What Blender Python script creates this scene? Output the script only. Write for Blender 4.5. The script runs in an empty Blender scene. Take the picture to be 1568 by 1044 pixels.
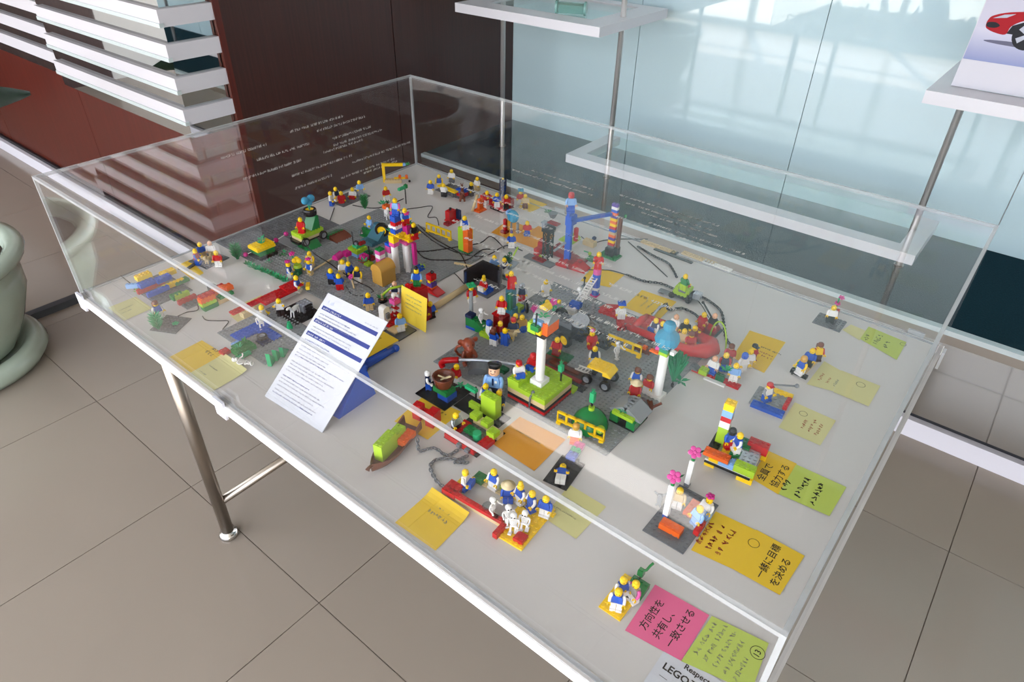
import bpy, bmesh, math, random
from mathutils import Vector, Matrix
random.seed(7)
S = bpy.context.scene
COL = S.collection
PI = math.pi
TZ = 0.76                      # table top height

# ---------------------------------------------------------------- camera
YAW, PIT, ROL = 2.24196175, -0.622963891, 0.0193227319
CP = Vector((1.48981614, -0.385319682, 1.5385783)); FPX = 1037.52097
fw = Vector((math.cos(PIT)*math.cos(YAW), math.cos(PIT)*math.sin(YAW), math.sin(PIT)))
rt = Vector((math.sin(YAW), -math.cos(YAW), 0)); up = rt.cross(fw)
c_, s_ = math.cos(ROL), math.sin(ROL)
rt, up = c_*rt + s_*up, -s_*rt + c_*up
cam = bpy.data.cameras.new('camera'); camo = bpy.data.objects.new('camera', cam); COL.objects.link(camo)
m = Matrix((rt, up, -fw)).transposed().to_4x4(); m.translation = CP
camo.matrix_world = m
cam.sensor_width = 36; cam.sensor_fit = 'HORIZONTAL'; cam.lens = 36*FPX/1568; cam.clip_start = 0.02
S.camera = camo

# ---------------------------------------------------------------- world, sun, exposure
w = bpy.data.worlds.new('daylight'); S.world = w; w.use_nodes = True
bg = w.node_tree.nodes['Background']; bg.inputs[0].default_value = (0.84, 0.9, 1.0, 1); bg.inputs[1].default_value = 4.6
# sunlight enters only through the window front behind the camera
sun = bpy.data.lights.new('sun_offscreen', 'SUN'); sun.energy = 22.0; sun.angle = 0.01; sun.color = (1, .97, .95)
suno = bpy.data.objects.new('sun_offscreen', sun); COL.objects.link(suno); suno.location = (-3.0, -8.0, 14.0)
suno.rotation_euler = Vector((0.25, 0.5, -1.0)).to_track_quat('-Z', 'Y').to_euler()
S.view_settings.view_transform = 'Standard'; S.view_settings.look = 'None'
S.view_settings.exposure = 0.50; S.view_settings.gamma = 1.0; S.view_settings.use_curve_mapping = False
S.cycles.use_denoising = True
S.cycles.max_bounces = 10; S.cycles.transparent_max_bounces = 24; S.cycles.glossy_bounces = 4
S.cycles.caustics_reflective = False; S.cycles.caustics_refractive = False

# ---------------------------------------------------------------- pixel to place (a pixel gives a direction, the surface gives the distance)
def ray(x, y): return fw + rt*((x-784)/FPX) + up*((522-y)/FPX)
def un(x, y, z=TZ):
    d = ray(x, y); return CP + d*((z-CP.z)/d.z)
def camang(p): return math.atan2(CP.y-p.y, CP.x-p.x)

# ---------------------------------------------------------------- materials
def lin(h):
    h = h.lstrip('#'); v = [int(h[i:i+2], 16)/255 for i in (0, 2, 4)]
    return tuple((a/12.92 if a <= .04045 else ((a+.055)/1.055)**2.4) for a in v) + (1,)
MAT = {}
def mat(name, col, rough=.5, metal=0, trans=0, spec=.5, alpha=1, emit=0, noise=None, bump=0, ior=1.5):
    if name in MAT: return MAT[name]
    m = bpy.data.materials.new(name); m.use_nodes = True; nt = m.node_tree
    b = nt.nodes['Principled BSDF']; c = lin(col)
    b.inputs['Base Color'].default_value = c; b.inputs['Roughness'].default_value = rough
    b.inputs['Metallic'].default_value = metal; b.inputs['Transmission Weight'].default_value = trans
    b.inputs['Specular IOR Level'].default_value = spec; b.inputs['Alpha'].default_value = alpha; b.inputs['IOR'].default_value = ior
    if emit: b.inputs['Emission Color'].default_value = c; b.inputs['Emission Strength'].default_value = emit
    if noise:
        sc, amt, stretch = noise
        tc = nt.nodes.new('ShaderNodeTexCoord'); mp = nt.nodes.new('ShaderNodeMapping'); mp.inputs['Scale'].default_value = stretch
        nz = nt.nodes.new('ShaderNodeTexNoise'); nz.inputs['Scale'].default_value = sc; nz.inputs['Detail'].default_value = 6
        hs = nt.nodes.new('ShaderNodeMix'); hs.data_type = 'RGBA'
        hs.inputs[6].default_value = tuple(max(0, x*(1-amt)) for x in c[:3]) + (1,)
        hs.inputs[7].default_value = tuple(min(1, x*(1+amt)) for x in c[:3]) + (1,)
        nt.links.new(tc.outputs['Object'], mp.inputs[0]); nt.links.new(mp.outputs[0], nz.inputs['Vector'])
        nt.links.new(nz.outputs['Fac'], hs.inputs[0]); nt.links.new(hs.outputs[2], b.inputs['Base Color'])
        if bump:
            bp = nt.nodes.new('ShaderNodeBump'); bp.inputs['Strength'].default_value = bump; bp.inputs['Distance'].default_value = .004
            nt.links.new(nz.outputs['Fac'], bp.inputs['Height']); nt.links.new(bp.outputs[0], b.inputs['Normal'])
    MAT[name] = m; return m
PAL = dict(red='bd0f15', yellow='f8cb10', blue='1f52b8', green='157a3a', lime='a3c52c', orange='e8641c', white='ece8e4', black='1b1a1c',
    grey='8b8b90', dgrey='6c6d71', tan='d3b98c', brown='6d3420', dbrown='4a2a22', pink='d8529b', magenta='c4257f', lblue='86b0e4', gold='d09c46',
    flesh='e6b08c', dgreen='14603a', teal='3d6f86', purple='5b3a92', mint='2aa56c', straw='dcc79c', dred='8e1418', navy='1a2950', silver='b9bcc4', bgrey='909294')
for k, v in PAL.items(): mat(k, v, .24, spec=.35)
mat('silver', 'b9bcc4'); MAT['silver'].node_tree.nodes['Principled BSDF'].inputs['Metallic'].default_value = .6
MAT['gold'].node_tree.nodes['Principled BSDF'].inputs['Metallic'].default_value = .15
mat('tblue', '4fc0ee', .03, trans=.55, ior=1.25); mat('tgreen', '46c98c', .1, trans=.6, ior=1.2); mat('tclear', 'd5dbe2', .08, trans=.85, ior=1.2)
mat('tsmoke', '6c6f78', .12, trans=.55, ior=1.2); mat('tteal', '5b9fb4', .1, trans=.5, ior=1.25); mat('tred', 'd33a40', .08, trans=.6, ior=1.3)
mat('note_yellow', 'e8c030', .75, spec=.15); mat('note_pale', 'd6cf93', .75, spec=.15); mat('note_lime', 'bccc5e', .75, spec=.15)
mat('note_pink', 'ea6796', .75, spec=.15); mat('note_orange', 'e09a33', .75, spec=.15); mat('paper', 'cfcfd6', .7, spec=.2)
mat('ink', '2a2826', .8, spec=.1); mat('red_ink', 'a5452c', .8, spec=.1); mat('grey_ink', '8f8f7a', .8, spec=.1); mat('sheet_blue', '3f4888', .7, spec=.1); mat('sheet_grey', '8a8c9e', .7, spec=.1)
mat('vinyl', 'e6e4e0', .6)

# ---------------------------------------------------------------- mesh helpers
MESH = {}
def cached(key, fn):
    if key not in MESH:
        bm = bmesh.new(); smooth = fn(bm); bmesh.ops.recalc_face_normals(bm, faces=bm.faces)
        me = bpy.data.meshes.new(str(key[0])); bm.to_mesh(me); bm.free()
        if smooth: me.polygons.foreach_set('use_smooth', [True]*len(me.polygons)); 
        me.materials.append(None); MESH[key] = me
    return MESH[key]
def bx(bm, x0, x1, y0, y1, z0, z1):
    v = [bm.verts.new((x, y, z)) for z in (z0, z1) for y in (y0, y1) for x in (x0, x1)]
    for f in ((0, 2, 3, 1), (4, 5, 7, 6), (0, 1, 5, 4), (2, 6, 7, 3), (0, 4, 6, 2), (1, 3, 7, 5)): bm.faces.new([v[i] for i in f])
    return v
def cyl(bm, x, y, z0, z1, r0, r1=None, n=10, cap0=True):
    r1 = r0 if r1 is None else r1
    a = [bm.verts.new((x+r0*math.cos(2*PI*i/n), y+r0*math.sin(2*PI*i/n), z0)) for i in range(n)]
    b = [bm.verts.new((x+r1*math.cos(2*PI*i/n), y+r1*math.sin(2*PI*i/n), z1)) for i in range(n)]
    for i in range(n): bm.faces.new((a[i], a[(i+1) % n], b[(i+1) % n], b[i]))
    bm.faces.new(b)
    if cap0: bm.faces.new(a[::-1])
def lathe(bm, prof, n=16, c=(0, 0, 0)):
    rings = []
    for r, z in prof:
        if r < 1e-6: rings.append([bm.verts.new((c[0], c[1], c[2]+z))])
        else: rings.append([bm.verts.new((c[0]+r*math.cos(2*PI*i/n), c[1]+r*math.sin(2*PI*i/n), c[2]+z)) for i in range(n)])
    for a, b in zip(rings, rings[1:]):
        for i in range(n):
            j = (i+1) % n
            if len(a) == 1 and len(b) == 1: continue
            if len(a) == 1: bm.faces.new((a[0], b[j], b[i]))
            elif len(b) == 1: bm.faces.new((a[i], a[j], b[0]))
            else: bm.faces.new((a[i], a[j], b[j], b[i]))
def tube(bm, pts, r, n=6, closed=False):
    pts = [Vector(p) for p in pts]; rings = []
    N = len(pts); rr = r if isinstance(r, (list, tuple)) else [r]*N
    prev = None
    for i, p in enumerate(pts):
        if closed: t = pts[(i+1) % N]-pts[i-1]
        else: t = pts[min(i+1, N-1)]-pts[max(i-1, 0)]
        t.normalize()
        if prev is None: a = t.orthogonal().normalized()
        else: a = (prev - t*prev.dot(t)).normalized()
        prev = a; b = t.cross(a)
        rings.append([bm.verts.new(p + a*rr[i]*math.cos(2*PI*k/n) + b*rr[i]*math.sin(2*PI*k/n)) for k in range(n)])
    for i in range(N if closed else N-1):
        A, B = rings[i], rings[(i+1) % N]
        for k in range(n): bm.faces.new((A[k], A[(k+1) % n], B[(k+1) % n], B[k]))
    if not closed: bm.faces.new(rings[0][::-1]); bm.faces.new(rings[-1])
def ell(bm, c, r, n=12, k=8, rot=None):
    res = bmesh.ops.create_uvsphere(bm, u_segments=n, v_segments=k, radius=1)
    M = Matrix.Translation(c) @ (rot.to_matrix().to_4x4() if rot else Matrix()) @ Matrix.Diagonal((*r, 1))
    bmesh.ops.transform(bm, matrix=M, verts=res['verts'])
def prism(bm, poly, y0, y1, axis='y'):
    f = (lambda a, b, t: (a, t, b)) if axis == 'y' else ((lambda a, b, t: (t, a, b)) if axis == 'x' else (lambda a, b, t: (a, b, t)))
    A = [bm.verts.new(f(a, b, y0)) for a, b in poly]; B = [bm.verts.new(f(a, b, y1)) for a, b in poly]
    n = len(poly); bm.faces.new(A[::-1]); bm.faces.new(B)
    for i in range(n): bm.faces.new((A[i], A[(i+1) % n], B[(i+1) % n], B[i]))

def ob(name, me, material, parent=None, loc=(0, 0, 0), rot=(0, 0, 0), scale=(1, 1, 1)):
    o = bpy.data.objects.new(name, me); COL.objects.link(o)
    o.location = loc; o.rotation_euler = rot; o.scale = scale
    if parent: o.parent = parent
    o.material_slots[0].link = 'OBJECT'; o.material_slots[0].material = MAT[material] if isinstance(material, str) else material
    return o
def new(name, fn, material, parent=None, **k):
    me = cached((name, len(MESH)), fn); return ob(name, me, material, parent, **k)
LABELS = {}
def tag(o, label, cat, group=None, kind=None):
    if label: o['label'] = label
    if cat: o['category'] = cat
    if group: o['group'] = group
    if kind: o['kind'] = kind
    return o
def empty(name, loc, rz=0, label=None, cat=None, group=None):
    o = bpy.data.objects.new(name, None); COL.objects.link(o); o.location = loc; o.rotation_euler = (0, 0, rz); o.empty_display_size = .01
    return tag(o, label, cat, group)
def struct(name, fn, material, parent=None):
    o = new(name, fn, material, parent)
    if parent is None: o['kind'] = 'structure'
    return o

# ================================================================ THE ROOM
def wood(name, c0, c1, rough):
    m = bpy.data.materials.new(name); m.use_nodes = True; nt = m.node_tree; b = nt.nodes['Principled BSDF']
    tc = nt.nodes.new('ShaderNodeTexCoord'); mp = nt.nodes.new('ShaderNodeMapping'); mp.inputs['Scale'].default_value = (60, 60, 1.2)
    nz = nt.nodes.new('ShaderNodeTexNoise'); nz.inputs['Scale'].default_value = 2.0; nz.inputs['Detail'].default_value = 8
    cr = nt.nodes.new('ShaderNodeValToRGB'); cr.color_ramp.elements[0].position = .3; cr.color_ramp.elements[1].position = .7
    cr.color_ramp.elements[0].color = lin(c0); cr.color_ramp.elements[1].color = lin(c1)
    nt.links.new(tc.outputs['Object'], mp.inputs[0]); nt.links.new(mp.outputs[0], nz.inputs['Vector']); nt.links.new(nz.outputs['Fac'], cr.inputs[0])
    nt.links.new(cr.outputs[0], b.inputs['Base Color']); b.inputs['Roughness'].default_value = rough
    MAT[name] = m
wood('dark_wood', '2c110b', '3d1a13', .35); wood('red_wood', '45130b', '581d10', .3)
mat('tile', '988c80', .16, spec=.5, noise=(2.2, .07, (1, 1, 1))); mat('grout', '85796b', .8)
mat('carpet', '17333d', .95, spec=.1, noise=(180, .35, (1, 1, 1)), bump=.6)
mat('back_glass', 'c2d9df', .03, spec=.9); mat('joint', '8aa0a6', .4)
mat('kerb', 'dcd8de', .35); mat('black_gap', '17171b', .5); mat('steel', 'c9c6c2', .06, metal=1); mat('brushed', 'a69c91', .3, metal=1); mat('trim_alu', 'c3cdce', .35, metal=.3)
mat('slat_white', 'c2bfc5', .4); mat('mirror', 'd2d4d4', .02, metal=1); mat('wall_white', 'd6d4d0', .8); mat('ceiling_white', 'a3a4a4', .9)
mat('outside', 'b9b2a4', .9); mat('frame_alu', '8c8f92', .4, metal=.5)

# floor: bed of grout with single tiles laid on it
struct('floor', lambda bm: bx(bm, -4.9, 3.7, -2.9, 2.5, -.06, -.004) and 0, 'grout')
FLOOR = bpy.data.objects['floor']
tile_me = cached(('tile',), lambda bm: bx(bm, .0012, .5988, .0012, .5988, -.012, 0) and 0)
for i in range(-8, 6):
    for j in range(-5, 4):
        x, y = -.1+.6*i, .1+.6*j
        ob('tile', tile_me, 'tile', FLOOR, (x, y, 0))
GY = 2.4; WX = -.75; PY = 1.73; PZ = .405
struct('wall_back', lambda bm: bx(bm, -5, 3.7, GY+.012, GY+.2, 0, 3) and 0, 'wall_white')
WB = bpy.data.objects['wall_back']
xs = [WX-.05, -.056, .70, 1.46, 2.22, 2.98, 3.7]
for a, b in zip(xs, xs[1:]):
    ob('glass_panel', cached(('gp', a), lambda bm: bx(bm, a+.0015, b-.0015, GY, GY+.012, PZ-.02, 3) and 0), 'back_glass', WB)
struct('floor_platform', lambda bm: bx(bm, WX, 3.7, PY+.012, GY+.02, 0, PZ-.012) and 0, 'black_gap')
FP = bpy.data.objects['floor_platform']
ob('carpet', cached(('carpet',), lambda bm: bx(bm, WX, 3.7, PY+.025, GY, PZ-.02, PZ) and 0), 'carpet', FP)
ob('edge_trim', cached(('ptrim',), lambda bm: bx(bm, WX, 3.7, PY, PY+.026, PZ-.014, PZ+.002) and 0), 'trim_alu', FP)
ob('steel_riser', cached(('priser',), lambda bm: bx(bm, WX, 3.7, PY+.004, PY+.02, .082, PZ-.044) and 0), 'steel', FP)
ob('brushed_band', cached(('pband',), lambda bm: bx(bm, WX, 3.7, PY+.002, PY+.02, PZ-.044, PZ-.014) and 0), 'brushed', FP)
ob('kerb', cached(('pkerb',), lambda bm: bx(bm, WX, 3.7, PY-.012, PY+.014, 0, .066) and 0), 'kerb', FP)
# dark wood side wall with panels
struct('wall_side', lambda bm: bx(bm, WX-.2, WX-.012, .862, GY+.1, 0, 3) and 0, 'black_gap')
WS_ = bpy.data.objects['wall_side']
for a, b in ((.862, 1.62), (1.62, GY)):
    ob('wood_panel', cached(('wp', a), lambda bm: bx(bm, WX-.014, WX, a+.002, b-.002, 0, 3) and 0), 'dark_wood', WS_)
ob('edge_strip', cached(('wstrip',), lambda bm: bx(bm, WX-.02, WX+.003, .862, .885, 0, 3) and 0), 'red_wood', WS_)
# red wood counter front with kerb, louvre of white slats and mirror strips over it
struct('wall_counter', lambda bm: bx(bm, -4.6, WX-.01, .87, 1.1, 0, 3) and 0, 'red_wood')
WC = bpy.data.objects['wall_counter']
for a, b in ((-4.6, -3.4), (-3.4, -2.1), (-2.1, WX-.012)):
    ob('wood_panel', cached(('wc', a), lambda bm: bx(bm, a+.0015, b-.0015, .86, .872, .085, .735) and 0), 'red_wood', WC)
ob('black_gap', cached(('cgap',), lambda bm: bx(bm, -4.6, WX, .845, .87, .066, .085) and 0), 'black_gap', WC)
ob('kerb', cached(('ckerb',), lambda bm: bx(bm, -4.6, WX, .825, .87, 0, .066) and 0), 'kerb', WC)
lv = empty('wall_louvre', (0, 0, 0)); lv['kind'] = 'structure'
for k in range(-1, 14):
    z = .79+.1*k
    if k >= 0:
        ob('slat', cached(('slat',), lambda bm: bx(bm, -1.73, WX, .68, .87, 0, .05) and 0), 'slat_white', lv, (0, 0, z))
        ob('slat_lip', cached(('sllip',), lambda bm: bx(bm, -1.728, WX+.004, .676, .69, 0, .012) and 0), 'trim_alu', lv, (0, 0, z))
        ob('slat', cached(('slat2',), lambda bm: bx(bm, -4.6, -1.73, .79, .87, 0, .05) and 0), 'slat_white', lv, (0, 0, z-.035))
    ob('mirror_strip', cached(('mir',), lambda bm: bx(bm, -1.745, WX-.016, .697, .87, 0, .05) and 0), 'mirror', lv, (0, 0, z+.05))
    ob('mirror_strip', cached(('mir2',), lambda bm: bx(bm, -4.6, -1.745, .807, .87, 0, .05) and 0), 'mirror', lv, (0, 0, z+.015))
# the unseen sides of the room: window front behind the camera, side walls, ceiling
struct('ceiling', lambda bm: bx(bm, -4.9, 3.7, -2.9, 2.6, 3.0, 3.1) and 0, 'ceiling_white')
struct('wall_left', lambda bm: (bx(bm, -4.75, -4.6, -2.9, 1.1, 0, 3)) and 0, 'wall_white')
ob('wood_panel', cached(('lwp',), lambda bm: bx(bm, -4.6, -4.58, -.62, .79, 0, 3) and 0), 'dark_wood', bpy.data.objects['wall_left'])
struct('wall_right', lambda bm: bx(bm, 3.6, 3.75, -2.9, 2.6, 0, 3) and 0, 'wall_white')
struct('ground_outside', lambda bm: bx(bm, -14, 14, -16, -2.9, -.2, -.02) and 0, 'outside')
win = empty('window_1', (0, 0, 0)); win['kind'] = 'structure'
for x in [-4.6, -3.1, -1.6, -.1, 1.4, 2.9, 3.6]:
    ob('mullion', cached(('mul',), lambda bm: bx(bm, -.03, .03, -2.9, -2.82, 0, 3) and 0), 'frame_alu', win, (x, 0, 0))
for z in (0.0, 2.1, 2.9):
    ob('transom', cached(('trn',), lambda bm: bx(bm, -4.6, 3.6, -2.89, -2.83, 0, .07) and 0), 'frame_alu', win, (0, 0, z))
mat('lamp_white', 'fff8f4', .6, emit=4.5); mat('lamp_body', 'd0d0d0', .5)
# the one ceiling light the photograph shows, mirrored in the top of the case
L = empty('ceiling_light_offscreen', (.33, 1.78, 3.0), 0, 'long ceiling light above the display shelves', 'light')
ob('housing', cached(('lh',), lambda bm: bx(bm, -.6, .6, -.1, .1, -.03, .0) and 0), 'lamp_body', L)
ob('diffuser_offscreen', cached(('ld',), lambda bm: bx(bm, -.57, .57, -.08, .08, -.04, -.03) and 0), 'lamp_white', L)

def acrylic(name, tint=(.985, .99, .99)):
    m = bpy.data.materials.new(name); m.use_nodes = True; nt = m.node_tree; nt.nodes.remove(nt.nodes['Principled BSDF'])
    out = nt.nodes['Material Output']; tr = nt.nodes.new('ShaderNodeBsdfTransparent'); tr.inputs[0].default_value = (*tint, 1)
    gl = nt.nodes.new('ShaderNodeBsdfGlossy'); gl.inputs['Roughness'].default_value = 0.0; gl.inputs[0].default_value = (1, 1, 1, 1)
    lw = nt.nodes.new('ShaderNodeLayerWeight'); lw.inputs[0].default_value = .5
    pw = nt.nodes.new('ShaderNodeMath'); pw.operation = 'POWER'; pw.inputs[1].default_value = 5
    ma = nt.nodes.new('ShaderNodeMath'); ma.operation = 'MULTIPLY_ADD'; ma.inputs[1].default_value = .9; ma.inputs[2].default_value = .022
    mx = nt.nodes.new('ShaderNodeMixShader')
    nt.links.new(lw.outputs['Facing'], pw.inputs[0]); nt.links.new(pw.outputs[0], ma.inputs[0]); nt.links.new(ma.outputs[0], mx.inputs[0])
    nt.links.new(tr.outputs[0], mx.inputs[1]); nt.links.new(gl.outputs[0], mx.inputs[2]); nt.links.new(mx.outputs[0], out.inputs[0])
    MAT[name] = m
acrylic('acrylic')
acrylic('shelf_glass', (.86, .93, .91))
# ================================================================ STEEL POSTS AND SHELVES ON THE PLATFORM
def post(x, y, label):
    p = empty('steel_post', (x, y, PZ), 0, label, 'post', 'steel shelf posts')
    ob('pole', cached(('pole',), lambda bm: cyl(bm, 0, 0, 0, 2.55, .0108, n=20) or 1), mat('post_steel', 'ece8e4', .32, metal=.7), p)
    ob('foot_ring', cached(('flange',), lambda bm: cyl(bm, 0, 0, 0, .006, .016, n=20) or 0), 'brushed', p)
post(-.535, 2.06, 'thin steel post beside the dark wood wall'); post(.055, 2.06, 'thin steel post through the end of both white shelves')
post(1.245, 2.06, 'thin steel post under the shelf with the car picture'); post(1.95, 2.06, 'thin steel post at the far end of the car picture shelf')
mat('shelf_white', 'd2d0d5', .35); 0
def shelf(x0, x1, y0, y1, z, label, b=.1, th=.034, rear=True):
    s = empty('display_shelf', ((x0+x1)/2, (y0+y1)/2, z-th), 0, label, 'shelf')
    X, Y = (x1-x0)/2, (y1-y0)/2
    for i, (a, c, d, e) in enumerate(((-X, X, -Y, -Y+b), (-X, X, Y-b*.6, Y), (-X, -X+b, -Y+b, Y-b*.6), (X-b, X, -Y+b, Y-b*.6))):
        if i == 1 and not rear: continue
        ob('rail', cached(('rail', x0, i), lambda bm: bx(bm, a, c, d, e, 0, th) and 0), 'shelf_white', s)
    ob('glass_pane', cached(('spane', x0), lambda bm: bx(bm, -X+b-.005, X-b+.005, -Y+b-.005, Y-b*.6+.005, th-.012, th-.004) and 0), 'shelf_glass', s)
    return s
shelf(-.60, .10, 1.83, 2.33, 1.045, 'high white shelf with a glass inset and a crystal on it')
shelf(-.03, 1.30, 1.86, 2.22, .545, 'low white shelf with a glass inset just above the dark carpet', b=.06, rear=False)
shelf(1.175, 2.0, 1.80, 2.32, 1.035, 'white shelf that carries the red car picture')
cr = empty('crystal_ornament', (-.13, 1.98, 1.041), .4, 'small clear glass crystal ornament lying on the high shelf', 'ornament')
ob('prism', cached(('cry',), lambda bm: prism(bm, [(.022*math.cos(PI/3*i), .022+.022*math.sin(PI/3*i)) for i in range(6)], -.05, .05, 'x') or 0), mat('crystal', 'a8d4c8', .03, trans=.8, ior=1.4), cr)
for a_ in (-.06, .052): ob('collar', cached(('cryc',), lambda bm: prism(bm, [(.025*math.cos(PI/6*i), .022+.025*math.sin(PI/6*i)) for i in range(12)], 0, .008, 'x') or 0), 'crystal', cr, (a_, 0, 0))
# picture of a red car leaning on the shelf
pb = un(1456, 131, 1.036); pic = empty('car_picture', (pb.x, pb.y, 1.036), 0, 'white picture card of a red car standing on a shelf', 'picture')
tilt = math.radians(-14)
card = ob('card', cached(('card',), lambda bm: bx(bm, 0, .56, 0, .006, 0, .40) and 0), mat('card_white', 'c6c4cc', .55, spec=.25), pic, (0, 0, .001), (tilt, 0, 0))
def flat(bm, poly, y=-.0006): bm.faces.new([bm.verts.new((a, y, b)) for a, b in poly]); return 0
ob('photo_sky', cached(('ph1',), lambda bm: flat(bm, [(.002, .10), (.558, .10), (.558, .398), (.002, .398)])), mat('print_sky', 'bdbac9', .55, spec=.2), card)
mat('print_ground', '9aa2c4', .35)
def grad():
    nt = MAT['print_ground'].node_tree; tc = nt.nodes.new('ShaderNodeTexCoord'); sx = nt.nodes.new('ShaderNodeSeparateXYZ'); mr = nt.nodes.new('ShaderNodeMapRange'); cr_ = nt.nodes.new('ShaderNodeValToRGB')
    mr.inputs[1].default_value = .07; mr.inputs[2].default_value = .15; cr_.color_ramp.elements[0].color = lin('747ca8'); cr_.color_ramp.elements[1].color = lin('bdbac9')
    nt.links.new(tc.outputs['Object'], sx.inputs[0]); nt.links.new(sx.outputs[2], mr.inputs[0]); nt.links.new(mr.outputs[0], cr_.inputs[0]); nt.links.new(cr_.outputs[0], nt.nodes['Principled BSDF'].inputs['Base Color'])
grad()
ob('photo_ground', cached(('ph2',), lambda bm: flat(bm, [(.002, .07), (.558, .07), (.558, .15), (.002, .15)], -.0009)), 'print_ground', card)
def CT(poly): return [((a-.052)*1.25+.022, (b-.11)*1.1+.116) for a, b in poly]
def smooth(poly, n=4):
    out = []; N = len(poly)
    for i in range(N):
        p0, p1, p2, p3 = [Vector(poly[(i+k) % N]) for k in (-1, 0, 1, 2)]
        for k in range(n):
            t_ = k/n; q = .5*((2*p1)+(p2-p0)*t_+(2*p0-5*p1+4*p2-p3)*t_*t_+(3*p1-p0-3*p2+p3)*t_**3); out.append((q.x, q.y))
    return out
carp = [(.056, .140), (.052, .150), (.053, .160), (.058, .168), (.075, .176), (.10, .182), (.14, .187), (.18, .192), (.22, .204), (.27, .220), (.34, .226), (.43, .216), (.50, .196), (.52, .17), (.51, .14), (.40, .132), (.18, .130), (.172, .150), (.155, .164), (.135, .168), (.115, .164), (.098, .150), (.094, .132), (.074, .133)]
ob('car_body', cached(('ph3',), lambda bm: flat(bm, smooth(CT(carp)), -.0012)), mat('print_red', '9c0f1c', .55, spec=.2), card)
ob('wheel_arch', cached(('ph3b',), lambda bm: flat(bm, CT([(.095, .134), (.10, .152), (.135, .172), (.17, .152), (.18, .132)]), -.0013)), mat('print_dark', '1d1c22', .55, spec=.2), card)
ob('car_glass', cached(('ph4',), lambda bm: flat(bm, CT([(.20, .196), (.27, .215), (.34, .220), (.42, .209), (.44, .198)]), -.0015)), 'print_dark', card)
ob('headlamp', cached(('ph5',), lambda bm: flat(bm, CT([(.060, .163), (.078, .173), (.098, .177), (.084, .167)]), -.0015)), mat('print_silver', 'a9abb8', .5), card)
ob('grille', cached(('ph5b',), lambda bm: flat(bm, smooth(CT([(.055, .144), (.054, .153), (.068, .155), (.078, .149), (.07, .143)]), 3), -.0015)), 'print_dark', card)
ob('printed_car_shadow', cached(('ph8',), lambda bm: flat(bm, smooth(CT([(.06, .113), (.10, .118), (.3, .118), (.5, .117), (.5, .108), (.3, .106), (.12, .108)]), 3), -.0011)), mat('print_shadow', '55546a', .55), card)  # the car's shadow, painted as a dark streak in the printed picture
for cx in (.135, .44):
    (wx, wz), = CT([(cx, .136)])
    wo = ob('car_wheel', cached(('ph6',), lambda bm: flat(bm, [(0.036*math.cos(2*PI*i/28), 0.036*math.sin(2*PI*i/28)) for i in range(28)], -.0018)), 'print_dark', card, (wx, 0, wz))
    for k in range(5):
        ob('wheel_spoke', cached(('ph7', k), lambda bm: flat(bm, [(r_*math.cos(2*PI*k/5+d), r_*math.sin(2*PI*k/5+d)) for r_, d in ((.028, -.24), (.028, .24), (.006, .8), (.006, -.8))], -.0022)), 'print_silver', wo)

# ================================================================ POTTED PLANT, CABLE COVER
PC = Vector((-1.26, -.12, 0))
pot = empty('plant_pot', PC, 0, 'celadon green glazed plant pot on the tiled floor', 'plant pot')
mat('celadon', 'a6b2a2', .14, spec=.6, noise=(9, .12, (1, 1, 1))); mat('soil', '2d2218', .95); mat('leaf', '0d2c16', .35); mat('pebble', '8c8177', .6)
ob('body', cached(('potb',), lambda bm: lathe(bm, [(0, .05), (.18, .05), (.2, .07), (.255, .17), (.295, .27), (.298, .33), (.293, .365), (.305, .375), (.33, .395), (.338, .415), (.33, .432), (.3, .436), (.275, .42), (.268, .38), (0, .38)], 40) or 1), 'celadon', pot)
ob('saucer', cached(('pots',), lambda bm: lathe(bm, [(0, .0), (.24, .0), (.268, .01), (.283, .035), (.276, .062), (.262, .076), (.24, .08), (.22, .068), (.2, .05), (0, .05)], 40) or 1), 'celadon', pot)
ob('soil', cached(('soil',), lambda bm: lathe(bm, [(.27, .385), (.1, .395), (0, .40)], 20) or 1), 'soil', pot)
pl = empty('potted_plant', (PC.x, PC.y, .397), 0, 'dark green broad leaf plant growing in the celadon pot', 'plant')
ob('stem', cached(('pstem',), lambda bm: [tube(bm, [(0, 0, 0), (.01, .01, .25), (.02*k, .02-.01*k, .5)], [.012, .009, .006]) for k in (-1, 1)] and 1), 'brown', pl)
def leaf(bm, L=.34, W=.06):
    n = 10; rows = []
    for i in range(n+1):
        t = i/n; wd = W*math.sin(PI*min(1, t*.96+.02))**.8; z = -.22*L*(t*t)+.12*L*t
        rows.append([bm.verts.new((L*t, s*wd, z+abs(s)*.012)) for s in (-1, 0, 1)])
    for a, b in zip(rows, rows[1:]):
        for k in (0, 1): bm.faces.new((a[k], a[k+1], b[k+1], b[k]))
    return 1
lp = un(6, 155, .80)
tipv = Vector((-1.82, .30, .74))
for k, (az, el, z) in enumerate(((2.6, .7, .35), (3.4, .5, .45), (4.2, .6, .4), (5.0, .8, .45), (.6, 1.1, .5), (2.0, 1.1, .5), (3.0, 1.2, .5), (4.6, 1.2, .5))):
    ob('leaf', cached(('leaf',), leaf), 'leaf', pl, (0, 0, z), (0, -el, az))
ob('leaf', cached(('leafL',), lambda bm: leaf(bm, .62, .062)), 'leaf', pl, (0, 0, .45), (.75, 0, math.atan2(.595, -.14)))
cc = new('cable_cover', lambda bm: prism(bm, [(-.03, 0), (-.018, .022), (.018, .022), (.03, 0)], .13, .785, 'y') or 0, mat('rubber', '3a3d42', .5)); cc.location = (-1.41, .19-.19, .0)
tag(cc, 'dark grey cable cover lying on the floor beside the plant pot', 'cable cover')

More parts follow.
